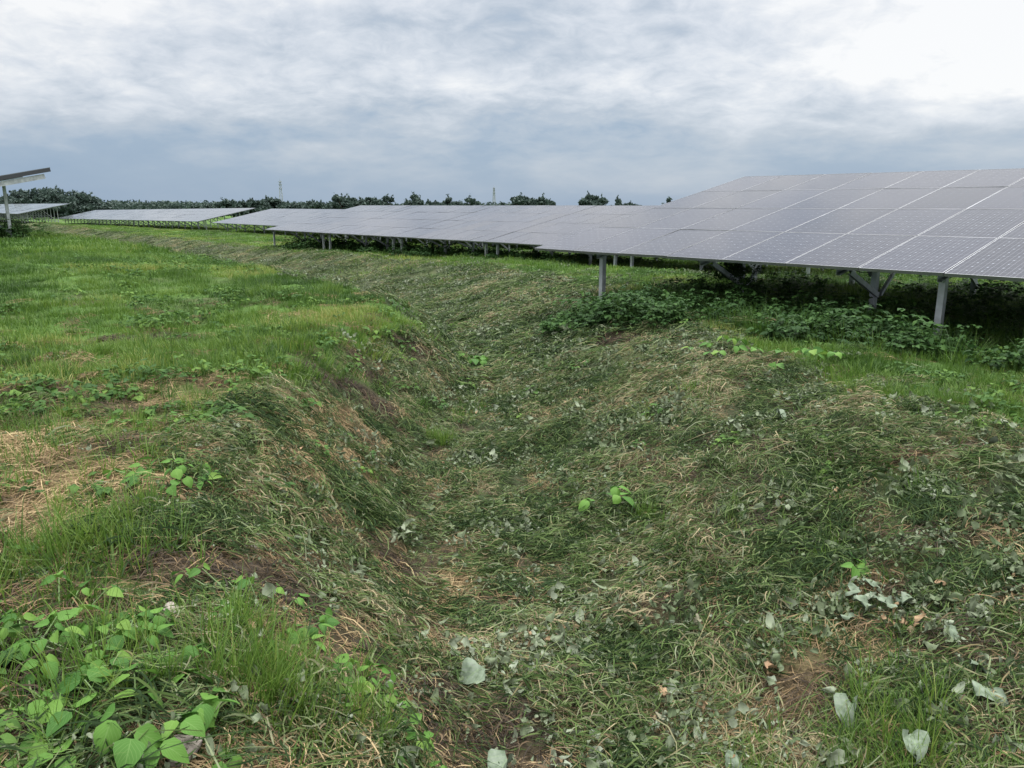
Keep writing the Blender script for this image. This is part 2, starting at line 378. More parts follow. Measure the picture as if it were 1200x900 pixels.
# ------------------------------------------------------------ object helpers
def tag(o, label=None, cat=None, group=None, kind=None):
    if label: o['label'] = label
    if cat: o['category'] = cat
    if group: o['group'] = group
    if kind: o['kind'] = kind
    return o
def empty(name, loc, rz=0):
    o = bpy.data.objects.new(name, None); COL.objects.link(o); o.location = loc; o.rotation_euler = (0, 0, rz); o.empty_display_size = .2
    return o
def link(name, me, parent=None):
    o = bpy.data.objects.new(name, me); COL.objects.link(o)
    if parent: o.parent = parent
    return o
class MB:
    """collects shapes and builds them as ONE mesh"""
    def __init__(s): s.v = []; s.f = []; s.mi = []; s.uv = []
    def face(s, pts, mi=0, uv=None):
        b = len(s.v); s.v += [tuple(p) for p in pts]; s.f.append(tuple(range(b, b + len(pts)))); s.mi.append(mi); s.uv.append(uv or [(0, 0)] * len(pts))
    def box(s, x0, x1, y0, y1, z0, z1, mi=0, M=None):
        c = [Vector((x, y, z)) for z in (z0, z1) for y in (y0, y1) for x in (x0, x1)]
        if M is not None: c = [M @ p for p in c]
        b = len(s.v); s.v += [tuple(p) for p in c]
        for q in ((0, 2, 3, 1), (4, 5, 7, 6), (0, 1, 5, 4), (2, 6, 7, 3), (0, 4, 6, 2), (1, 3, 7, 5)):
            s.f.append(tuple(b + i for i in q)); s.mi.append(mi); s.uv.append([(0, 0)] * 4)
    def beam(s, p, q, w, h, mi=0, up=(0, 0, 1), channel=False):
        """a straight member from p to q; channel=True makes it an open C profile"""
        p = Vector(p); q = Vector(q); d = (q - p); ln = d.length; d.normalize()
        side = d.cross(Vector(up))
        if side.length < 1e-4: side = d.cross(Vector((1, 0, 0)))
        side.normalize(); u = side.cross(d)
        M = Matrix.Translation(p) @ Matrix(((side.x, d.x, u.x, 0), (side.y, d.y, u.y, 0), (side.z, d.z, u.z, 0), (0, 0, 0, 1)))
        if channel:
            t = .006
            s.box(-w / 2, -w / 2 + t, 0, ln, -h / 2, h / 2, mi, M)
            s.box(-w / 2 + t, w / 2, 0, ln, -h / 2, -h / 2 + t, mi, M); s.box(-w / 2 + t, w / 2, 0, ln, h / 2 - t, h / 2, mi, M)
            s.box(w / 2 - t, w / 2, 0, ln, -h / 2 + t, -h / 2 + .02, mi, M); s.box(w / 2 - t, w / 2, 0, ln, h / 2 - .02, h / 2 - t, mi, M)
        else: s.box(-w / 2, w / 2, 0, ln, -h / 2, h / 2, mi, M)
    def tube(s, pts, radii, n=6, mi=0):
        pts = [Vector(p) for p in pts]; rings = []
        for i, p in enumerate(pts):
            d = (pts[min(i + 1, len(pts) - 1)] - pts[max(i - 1, 0)]).normalized()
            a = d.cross(Vector((0, 0, 1)) if abs(d.z) < .9 else Vector((1, 0, 0))).normalized(); b = d.cross(a)
            r = radii[i] if hasattr(radii, '__len__') else radii
            rings.append(len(s.v))
            s.v += [tuple(p + (a * math.cos(2 * math.pi * k / n) + b * math.sin(2 * math.pi * k / n)) * r) for k in range(n)]
        for i in range(len(pts) - 1):
            for k in range(n):
                k2 = (k + 1) % n
                s.f.append((rings[i] + k, rings[i] + k2, rings[i + 1] + k2, rings[i + 1] + k)); s.mi.append(mi); s.uv.append([(0, 0)] * 4)
        s.f.append(tuple(rings[-1] + k for k in range(n))); s.mi.append(mi); s.uv.append([(0, 0)] * n)
    def mesh(s, name, mats, smooth=False):
        me = bpy.data.meshes.new(name); me.from_pydata(s.v, [], s.f)
        for m in (mats if isinstance(mats, (list, tuple)) else [mats]): me.materials.append(m)
        me.polygons.foreach_set('material_index', s.mi)
        u = me.uv_layers.new(name='uv'); u.data.foreach_set('uv', [c for f in s.uv for p in f for c in p])
        if smooth: me.polygons.foreach_set('use_smooth', [True] * len(me.polygons))
        me.update()
        return me
    def build(s, name, mats, parent=None, smooth=False): return link(name, s.mesh(name, mats, smooth), parent)
def H(x, y): return float(height(np.array([x]), np.array([y]))[0])

# ------------------------------------------------------------ where what grows
def blob(x, y, cx, cy, rx, ry=None, rot=0, soft=.5):
    ry = ry or rx; c, s = math.cos(rot), math.sin(rot); dx, dy = x - cx, y - cy
    d = np.hypot((dx * c + dy * s) / rx, (-dx * s + dy * c) / ry)
    return np.clip((1 - d) / soft + .5, 0, 1)
SOIL_SPOTS = [(-1.25, 9.9, .30, .2, .2), (-1.65, 8.7, .38, .28, -.5), (-1.5, 7.9, .3, .2, .4), (-1.9, 7.5, .28, .2, 0), (-.9, 4.6, .5, .2, .6), (-.5, 3.0, .55, .25, .1),
              (-.1, 3.05, .45, .22, 0), (-1.1, 10.9, .25, .16, .5), (-4.0, 8.6, .6, .3, .1), (-1.2, 3.2, .35, .2, 0), (-.35, 2.55, .5, .25, 0), (.25, 2.95, .45, .2, .2), (-1.5, 3.15, .25, .14, 0), (-2.2, 3.7, .3, .15, .3), (1.4, 10.6, .5, .3, -.6), (.5, 3.3, .35, .18, .3)]
STRAW_SPOTS = [(-.2, 2.7, .9, .4, 0, .6), (-2.9, 5.9, 1.2, .4, .1, .6), (-1.0, 4.3, 1.1, .7, .7, .85), (-1.15, 5.8, 1.0, .65, .9, .85), (-1.3, 7.2, .8, .5, 1.2, .7), (-.5, 3.6, .7, .4, .5, .7), (-2.6, 4.6, .8, .4, 0, .5), (3.1, 5.2, .55, .32, .1, 1.0), (.9, 4.2, .4, .25, .4, .7), (1.4, 3.3, .35, .25, 0, .8),
               (2.3, 4.0, .4, .22, .2, .7), (-1.5, 6.6, .6, .35, .8, .6), (-4.6, 7.0, .7, .3, 0, .5), (2.6, 6.0, .6, .3, 0, .7), (-3.2, 5.4, .8, .4, .2, .7), (1.2, 6.3, .5, .25, .3, .5), (-.2, 3.9, .5, .3, .4, .6)]
def zones(x, y):
    """0..1 cover of living grass, cut clippings and dry straw at a place; what is left is bare soil"""
    a, l = al(x, y); dist = np.hypot(x, y); dl, dr = ditch(x, y)
    n1 = fbm(x * .55, y * .55, 41, 4); n2 = fbm(x * 1.7, y * 1.7, 47, 4); n3 = fbm(x * .16, y * .16, 53, 3)
    soil = np.zeros_like(x); straw = np.zeros_like(x)
    for cx, cy, rx, ry, rt in SOIL_SPOTS: soil = np.maximum(soil, blob(x, y, cx, cy, rx, ry, rt) * np.clip((n2 - .3) * 5, 0, 1))
    for cx, cy, rx, ry, rt, st in STRAW_SPOTS: straw = np.maximum(straw, st * blob(x, y, cx, cy, rx, ry, rt, .9) * np.clip((n2 - .25) * 4, 0, 1))
    left = np.clip(-(dl - np.interp(dist, [4, 8, 10, 14], [.12, .25, .6, .4]) + (n1 - .5) * .9) / .35, 0, 1)
    right = np.clip(-(dr - .05 + (n1 - .5) * 1.3) / .4, 0, 1)
    ins = np.clip(1 - left - right, 0, 1)
    # the left flat turns from sparse grass over straw near the camera to lush grass farther off
    lush = np.clip((dist - 4.4 + (n1 - .5) * 4.5) / 2.6, 0, 1)
    thin = np.clip((n2 - .30) * 3.2, 0, 1) * .62 + .26
    gl = lush * (1 - .75 * np.clip((n3 * .5 + n2 * .5 - .57) * 9, 0, 1) * np.clip((22 - dist) / 12, 0, 1)) + (1 - lush) * thin
    gr = np.clip(.95 - .5 * np.clip((n2 - .6) * 6, 0, 1), 0, 1)
    # just over the right shoulder the mown strip is patchy before the lush strip under the panels starts
    gr = gr * np.clip((-dr - .05 + (n1 - .5) * 1.8) / .6, .3, 1)
    gi = np.clip((n1 - .52) * 3.0, 0, 1) * .35 + np.clip((n2 - .66) * 6, 0, 1) * .45
    green = left * gl + right * gr + ins * gi
    green = green * (1 - soil) * (1 - .8 * straw)
    clip = ins * np.clip(1.1 - .5 * np.clip((n2 - .58) * 6, 0, 1), 0, 1) + right * (1 - gr) * .9 + left * .06 * (1 - lush)
    clip = np.clip(clip, 0, 1) * (1 - .85 * soil) * (1 - .7 * straw)
    straw = np.clip(straw + left * (1 - lush) * .75 + ins * .35 * np.clip((n1 - .42) * 4, 0, 1), 0, 1) * (1 - .7 * soil)
    return green, clip, straw, soil

# ------------------------------------------------------------ the ground: one sheet out to the horizon
def build_ground():
    def axis(lo, hi, n, fine, s0):
        t = np.linspace(math.asinh((lo - s0) / fine), math.asinh((hi - s0) / fine), n); return np.sinh(t) * fine + s0
    xs = axis(-700, 700, 470, 3.0, 0.0); ys = axis(-110, 940, 500, 3.2, 4.0)
    X, Y = np.meshgrid(xs, ys); x = X.ravel(); y = Y.ravel(); z = height(x, y)
    nx, ny = len(xs), len(ys)
    i = np.arange(nx * ny).reshape(ny, nx)
    q = np.stack([i[:-1, :-1], i[:-1, 1:], i[1:, 1:], i[1:, :-1]], -1).reshape(-1, 4)
    me = bpy.data.meshes.new('ground')
    me.vertices.add(nx * ny); me.vertices.foreach_set('co', np.stack([x, y, z], -1).ravel().astype(np.float32))
    me.loops.add(q.size); me.loops.foreach_set('vertex_index', q.ravel().astype(np.int32))
    me.polygons.add(len(q)); me.polygons.foreach_set('loop_start', np.arange(0, q.size, 4, dtype=np.int32))
    me.polygons.foreach_set('use_smooth', np.ones(len(q), bool)); me.update(calc_edges=True)
    g, c, s, so = zones(x, y)
    far = np.clip((np.hypot(x, y) - 120) / 100, 0, 1); g = np.maximum(g, far)
    for nm, v in (('green', g), ('clip', c), ('straw', s)):
        at = me.attributes.new(nm, 'FLOAT', 'POINT'); at.data.foreach_set('value', v.astype(np.float32))
    me.materials.append(M_GROUND)
    o = link('ground', me); tag(o, 'mown field with a shallow grassy ditch winding between the panel rows', kind='structure')
    return o
build_ground()
# ------------------------------------------------------------ solar tables
TILT = R(12.0); CT, ST = math.cos(TILT), math.sin(TILT)
PW, PL, PITCH_X, PITCH_U = .990, 1.685, 1.0, 1.70
def panel_meshes():
    w, h = PW / 2, PL / 2; b = .010
    g = MB()
    uv = [(0, 0), (1, 0), (1, 1), (0, 1)]
    g.face([(-w + b, -h + b, -.002), (w - b, -h + b, -.002), (w - b, h - b, -.002), (-w + b, h - b, -.002)], 0, uv)
    g.face([(-w + b, h - b, -.008), (w - b, h - b, -.008), (w - b, -h + b, -.008), (-w + b, -h + b, -.008)], 1)
    g.box(-.06, .06, h - .30, h - .20, -.034, -.010, 2)                    # junction box
    glass = g.mesh('solar_panel', [M_CELL, M_BACK, M_BOX])
    f = MB(); t = .040
    f.box(-w, -w + b, -h, h, -t, 0); f.box(w - b, w, -h, h, -t, 0)
    f.box(-w + b, w - b, -h, -h + b, -t, 0); f.box(-w + b, w - b, h - b, h, -t, 0)
    return glass, f.mesh('frame', M_FRAME)
PANEL_ME, FRAME_ME = panel_meshes()
U_ = random.uniform
def slope_pt(X, u, off, zf):
    """a point on the table: X along the row, u up the slope, off above (below if negative) the glass"""
    return Vector((X, u * CT - off * ST, zf + u * ST + off * CT))
def table(name, label, l0, a_left, cols, zf, frames, group, detail=True, slope=0.0, posts=True):
    x0, y0 = P(a_left, l0); z0 = H(x0, y0)
    root = empty(name, (x0, y0, z0), R(-49.1)); root.rotation_euler.y = slope
    tag(root, label, 'solar panels', group)
    zl = zf - z0
    cs, sn = math.cos(R(-49.1)), math.sin(R(-49.1))
    def ground(X, Y): return H(x0 + cs * X - sn * Y, y0 + sn * X + cs * Y) - z0 + math.sin(slope) * X - .05
    if detail:
        for i in range(cols):
            for j in range(4):
                o = link('solar_panel', PANEL_ME, root); p = slope_pt(i * PITCH_X + .5, j * PITCH_U + .85, 0, zl)
                o.location = p; o.rotation_euler = (TILT + R(random.gauss(0, .16)), R(random.gauss(0, .16)), 0)
                f = link('frame', FRAME_ME, o)
    else:
        g = MB(); fr = MB()
        for i in range(cols):
            for j in range(4):
                ju, jx = random.gauss(0, .003), random.gauss(0, .002)
                q = [slope_pt(i * PITCH_X + .5 + sx * PW / 2, j * PITCH_U + .85 + sy * PL / 2, sy * ju + sx * jx, zl) for sx, sy in ((-1, -1), (1, -1), (1, 1), (-1, 1))]
                g.face(q, 0, [(0, 0), (1, 0), (1, 1), (0, 1)])
                d = Vector((0, .04 * ST, -.04 * CT)); lo = [v + d for v in q]
                g.face(lo[::-1], 1)
                for k in range(4): g.face([q[k], lo[k], lo[(k + 1) % 4], q[(k + 1) % 4]], 2)
        o = g.build('solar_panel', [M_CELL, M_BACK, M_FRAME], root); o['kind'] = 'stuff'
    W = cols * PITCH_X
    pur = (.35, 1.3, 2.1, 3.0, 3.8, 4.7, 5.5, 6.4)
    pm = MB()
    for u in pur:
        if detail:
            m = MB(); m.beam(slope_pt(.02, u, -.075, zl), slope_pt(W - .02, u, -.075, zl), .05, .065, 0, channel=False); m.build('purlin', M_STEEL_DARK, root)
        else: pm.beam(slope_pt(.02, u, -.075, zl), slope_pt(W - .02, u, -.075, zl), .05, .065)
    pst, brc, raf = MB(), MB(), MB()
    for X, uf in frames:
        raf_ = MB() if detail else raf
        raf_.beam(slope_pt(X, .28, -.155, zl), slope_pt(X, 6.6, -.155, zl), .06, .09, 0, channel=detail)
        if detail: raf_.build('rafter', M_STEEL, root)
        if not posts: continue
        for u in ((uf, 5.35) if uf < 5 else (uf,)):
            top = slope_pt(X, u, -.22, zl); g0 = ground(X, top.y)
            m = MB() if detail else pst
            m.beam((X, top.y, g0), (X, top.y, top.z + .03), .075, .095, 0, up=(0, 1, 0), channel=detail)
            if detail:
                m.build('post', M_STEEL, root)
                if u == uf and uf > 1:                                   # gusset plate under the rafter
                    gp = MB(); q = [slope_pt(X, u - .34, -.215, zl), slope_pt(X, u + .30, -.215, zl), Vector((X, top.y + .06, top.z - .30)), Vector((X, top.y - .06, top.z - .30))]
                    for s_ in (-.056, -.050): gp.face([v + Vector((s_, 0, 0)) for v in (q if s_ < -.053 else q[::-1])])
                    gp.build('gusset_plate', M_STEEL, root)
            if uf > 1 or u > 5:
                foot = g0 + .42 if u < 5 else g0 + .30
                for du in ((-.95, 1.05) if u < 5 else (-2.0,)):
                    m = MB() if detail else brc
                    q = slope_pt(X + .075, u + du, -.20, zl)
                    m.beam((X + .075, top.y + .04 * (1 if du > 0 else -1), foot), q, .042, .07 if du < 0 else .045, 0, up=(0, 1, 0), channel=detail)
                    if detail: m.build('brace', M_STEEL, root)
    if detail:
        m = MB()                                                           # module cable sagging between clips behind the first purlin
        for k in range(cols * 2):
            xa, xb = .3 + k * .48, .3 + (k + 1) * .48; sag = U_(.03, .13)
            a_, b_ = slope_pt(xa, .55, -.10, zl), slope_pt(min(xb, W - .05), .55, -.10, zl)
            m.tube([a_, a_.lerp(b_, .25) - Vector((0, 0, sag * .75)), a_.lerp(b_, .5) - Vector((0, 0, sag)), a_.lerp(b_, .75) - Vector((0, 0, sag * .75)), b_], .006, 4)
        m.build('cable', M_DARK, root)
    if not detail:
        for nm, m, mt in (('purlin', pm, M_STEEL_DARK), ('rafter', raf, M_STEEL), ('post', pst, M_STEEL), ('brace', brc, M_STEEL)):
            if m.v: m.build(nm, mt, root)['kind'] = 'stuff'
    return root
GA, GB, GC = 'nearest row of solar tables', 'second row of solar tables behind the ditch', 'distant rows of solar tables'
L0 = 9.63; ZA = .884
table('solar_table', 'nearest complete solar table, grey glass panels above the dark vines', L0, 10.50, 7, ZA, [(1.30, .40), (3.44, 1.40), (5.60, 1.40), (6.86, .40)], GA)
table('solar_table', 'solar table cut by the right frame edge, beyond the double pale joint', L0, 3.496, 7, ZA, [(2.2, 1.40), (4.4, 1.40), (6.7, .4)], GA)
FB = [(.35, .40), (2.45, 1.40), (4.55, 1.40), (6.65, .40)]
ZB = .22
for a_, lb in ((45.60, 'leftmost solar table of the middle row, its slanting end standing free over grass'),
               (38.56, 'second solar table from the free left end of the middle row'),
               (31.52, 'third solar table from the free left end of the middle row'),
               (24.48, 'solar table of the middle row half hidden behind the nearest table'),
               (17.44, 'solar table of the middle row seen only beneath the nearest table')):
    table('solar_table', lb, 19.7, a_, 7, ZB, FB, GB)
def many(n): return [(.6 + 2.3 * k, 1.4) for k in range(int((n - .6) / 2.3) + 1)]
table('solar_row', 'pale distant solar row peeping out behind the middle row left end', 29.9, 82.3, 70, -.14, many(70), GC, detail=False)
table('solar_row', 'long white distant solar row left of the narrow gap', 29.9, 157.5, 71, -.64, many(71), GC, detail=False, slope=-.0080)
table('solar_row', 'far left white solar row with many braces showing under its raised end', 19.7, 190.0, 62, .46, many(62), GC, detail=False)
# the row on the left bank: only the end of its high side reaches into the picture
def left_row():
    root = table('solar_table', 'solar table at left edge seen edge-on from its raised end', -.45, 46.4, 14, 1.56, [(1.5, 1.4), (4.2, 1.4), (6.9, 1.4), (9.6, 1.4)], 'solar row on the left bank')
    zl = 1.56 - root.location.z; X = 13.05
    cs, sn = math.cos(R(-49.1)), math.sin(R(-49.1))
    def gz(X, Y): return H(root.location.x + cs * X - sn * Y, root.location.y + sn * X + cs * Y) - root.location.z - .05
    m = MB(); m.beam(slope_pt(13.97, .1, -.085, zl), slope_pt(13.97, 6.78, -.085, zl), .06, .13, 0); m.build('end_rail', M_DARK, root)
    m = MB(); m.beam(slope_pt(13.9, .1, -.27, zl), slope_pt(13.9, 6.55, -.27, zl), .07, .17, 0); m.build('rafter', M_STEEL, root)
    for u in (1.4, 5.35):
        t = slope_pt(X, u, -.3, zl); m = MB(); m.beam((X, t.y, gz(X, t.y)), (X, t.y, t.z), .08, .10, 0, up=(0, 1, 0), channel=True); m.build('post', M_STEEL, root)
    t = slope_pt(X, 5.35, -.3, zl)
    m = MB(); m.beam((X + .1, t.y, gz(X, t.y) + .35), slope_pt(X + .1, 3.4, -.3, zl), .08, .12, 0, up=(0, 1, 0)); m.build('brace', M_STEEL_DARK, root)
    m = MB(); m.beam((X - .1, t.y, gz(X, t.y) + .25), slope_pt(X - .1, 2.6, -.3, zl), .08, .10, 0, up=(0, 1, 0)); m.build('brace', M_STEEL, root)
left_row()
# ------------------------------------------------------------ trees and masts on the horizon
class Leaves:
    """many leaf-sized faces in one mesh, with a 'rnd' value per face"""
    def __init__(s): s.v = []; s.n = 0; s.r = []
    def add(s, cen, size, asp=1.0, flat=.0):
        n = len(cen)
        d1 = rng.normal(size=(n, 3)); d1 /= np.linalg.norm(d1, axis=1, keepdims=True)
        d2 = rng.normal(size=(n, 3)); d2 -= d1 * (d1 * d2).sum(1, keepdims=True); d2 /= np.linalg.norm(d2, axis=1, keepdims=True)
        sz = size * rng.uniform(.55, 1.3, (n, 1)); a = d1 * sz; b = d2 * sz * asp
        k = .35
        q = np.stack([cen - a, cen - a * k + b * .5, cen + a, cen - a * k * .2 - b * .5], 1)
        s.v.append(q); s.r.append(rng.uniform(0, 1, n))
    def mesh(s, name, mat):
        v = np.concatenate(s.v).reshape(-1, 3); n = len(v) // 4
        me = bpy.data.meshes.new(name); me.vertices.add(len(v)); me.vertices.foreach_set('co', v.ravel().astype(np.float32))
        me.loops.add(len(v)); me.loops.foreach_set('vertex_index', np.arange(len(v), dtype=np.int32))
        me.polygons.add(n); me.polygons.foreach_set('loop_start', np.arange(0, len(v), 4, dtype=np.int32)); me.update(calc_edges=True)
        a = me.attributes.new('rnd', 'FLOAT', 'FACE'); a.data.foreach_set('value', np.concatenate(s.r).astype(np.float32))
        me.materials.append(mat); return me
def far_xy(px, d):
    """ground place seen along a bearing: px in photo columns, 600 straight ahead"""
    t = (px - 600) / 925.0; return t * d / math.hypot(1, t), d / math.hypot(1, t)
def tree(label, bearing, d, h, w, group='trees along the horizon', leaf=.42):
    x, y = far_xy(bearing, d); z = H(x, y)
    root = empty('tree', (x, y, z)); tag(root, label, 'tree', group)
    t = MB(); tr = .028 * h + .05
    t.tube([(0, 0, -.1), (.03 * h * random.uniform(-1, 1), 0, .25 * h), (.05 * h * random.uniform(-1, 1), 0, .6 * h)], [tr * 1.3, tr, tr * .5], 7)
    L = Leaves(); nc = max(9, int(9 + w * h * .5)); skew = random.uniform(-.3, .3); peak = random.uniform(.2, .5)
    for k in range(nc):
        fx = random.uniform(-1, 1); fy = random.uniform(-1, 1)
        top = 1 - peak * (fx - skew) ** 2 - .15 * fy * fy - random.uniform(0, .15)
        cz = h * random.uniform(.32, .98) * top - .06 * h; cx, cy = fx * w * .42, fy * w * .36
        t.tube([(0, 0, random.uniform(.2, .5) * h), (cx * .6, cy * .6, cz * .85), (cx, cy, cz)], [tr * .45, tr * .28, tr * .1], 5)
        n = 130; g = rng.normal(size=(n, 3)); g /= np.linalg.norm(g, axis=1, keepdims=True); g *= rng.uniform(.45, 1.05, (n, 1))
        L.add(np.array([cx, cy, cz]) + g * np.array([w * .15, w * .15, h * .11]) * random.uniform(.6, 1.3), leaf)
        if random.random() < .7:                                           # twigs sticking out of the crown
            n = 14; s_ = rng.uniform(0, 1, (n, 1)); dr = np.array([random.uniform(-1, 1), random.uniform(-.6, .6), random.uniform(.3, 1.2)]) * h * .14
            L.add(np.array([cx, cy, cz + h * .08]) + s_ * dr + rng.normal(size=(n, 3)) * .12, leaf * .7)
    t.build('trunk', M_BARK, root)
    link('crown', L.mesh('crown', M_TREE), root)
    return root
# bearing, distance, crown top as photo row, width in photo columns
TREES = [
    ('dark tree behind the post of the left-edge table', 8, 215, 229, 46),
    ('tall dark tree just right of the left-edge table post', 38, 216, 223, 44),
    ('tallest dark tree of the wood at far left', 58, 214, 218, 44),
    ('rounded dark tree on the right shoulder of the left wood', 82, 218, 222, 44),
    ('low dark tree where the left wood drops to the hedge', 106, 220, 229, 40),
    ('small tree standing alone above the white row, left of the gap', 198, 205, 236, 16),
    ('small bushy tree above the raised end of the long white row', 236, 210, 236, 22),
    ('broad tree left of the taller mast, above the white row end', 273, 200, 230, 28),
    ('rounded low tree just left of the taller mast', 296, 205, 232, 24),
    ('dense tree crown at the foot of the taller mast', 317, 230, 230, 30),
    ('low tree right of the taller mast', 348, 215, 234, 22),
    ('small tree between the taller mast and the big round tree', 373, 210, 233, 22),
    ('big round tree behind the left end of the middle row', 401, 185, 227, 30),
    ('tree with a spiky top behind the middle row left corner', 435, 185, 227, 26),
    ('flat low tree between two taller trees behind the middle row', 456, 190, 230, 24),
    ('round tree alone over the left half of the middle row', 480, 185, 227, 24),
    ('tiny tree peeping over the middle row top edge', 506, 200, 233, 18),
    ('low broad tree left of the shorter mast', 530, 188, 229, 26),
    ('tree with uneven top beside the shorter mast', 551, 186, 228, 24),
    ('very small bush right of the shorter mast', 589, 200, 235, 10),
    ('wide tree right of the shorter mast, left part', 607, 182, 226, 28),
    ('dark wide tree right of the shorter mast, right part', 626, 184, 225, 26),
    ('low bush closing the right side of the wide tree', 645, 190, 231, 12),
    ('isolated round tree above the middle row, right of the wide tree', 700, 180, 225, 30),
    ('low bush right of the isolated tree', 727, 190, 232, 18),
    ('small low bush near the nearest table top corner', 746, 190, 234, 18),
    ('thin dark sapling at the slanting end of the nearest table', 782, 175, 230, 7)]
def build_trees():
    for lb, b, d, row, wpx in TREES:
        x, y = far_xy(b, d); base = H(x, y); D = y                          # forward distance
        top = EYE + (240 - row - .7) / 925.0 * D
        tree(lb, b, d, (top - base) / .95, wpx / 925.0 * D * 1.35, leaf=.46 if d > 212 else .42)
    # a long low wood behind the trees, one mass
    L = Leaves()
    for (b0, b1, rowt, d) in ((95, 200, 236.5, 240), (185, 330, 237.5, 260), (320, 450, 237, 270), (440, 640, 238.8, 280), (-60, 110, 231, 240)):
        for k in range(int((b1 - b0) * .7)):
            b = random.uniform(b0, b1); dd = d + random.uniform(-8, 25); x, y = far_xy(b, dd)
            z0 = H(x, y); zt = EYE + (240 - rowt - random.gauss(0, 1.1)) / 925 * y
            n = 60; c = rng.uniform(-1, 1, (n, 3)) * np.array([2.6, 2.2, (zt - z0) * .5]); c[:, 2] = c[:, 2] * (1 - .2 * (c[:, 0] / 2.6) ** 2)
            L.add(np.array([x, y, (zt + z0) * .5]) + c, .55)
    o = link('far_wood', L.mesh('far_wood', M_TREE)); tag(o, 'low dark wood along the horizon behind the single trees', kind='stuff')
    # masts
    for lb, b, d, row, h0 in (('taller grey lattice mast above the trees, left of the middle row', 330, 520, 210, 2.6),
                              ('shorter grey lattice mast above the middle row', 579, 620, 218, 2.4)):
        x, y = far_xy(b, d); z = H(x, y); h = EYE + (240 - row) / 925 * y - z
        root = empty('lattice_mast', (x, y, z), R(20)); tag(root, lb, 'mast', 'lattice masts')
        def q(sx, sy, t): r = h0 * .5 * (1 - .78 * t); return (sx * r, sy * r, t * h)
        corners = ((-1, -1), (1, -1), (1, 1), (-1, 1))
        for c in corners:
            m = MB(); m.beam(q(*c, 0), q(*c, .93), .22, .22); m.build('leg', M_MAST, root)
        m = MB(); N_ = 12
        for i in range(N_):
            t0, t1 = .93 * i / N_, .93 * (i + 1) / N_
            for k in range(4):
                a, b_ = corners[k], corners[(k + 1) % 4]
                m.beam(q(*a, t0), q(*b_, t1), .09, .09); m.beam(q(*b_, t0), q(*a, t1), .09, .09); m.beam(q(*a, t1), q(*b_, t1), .11, .11)
        m.build('lattice_bracing', M_MAST, root)
        m = MB()
        for t in (.70, .82, .90):
            m.box(-h0 * .42, h0 * .42, -h0 * .42, h0 * .42, t * h - .12, t * h + .12)
        m.build('platform', M_MAST, root)
        m = MB(); m.tube([(0, 0, .92 * h), (0, 0, h)], [.16, .08], 6); m.build('antenna', M_MAST, root)
build_trees()
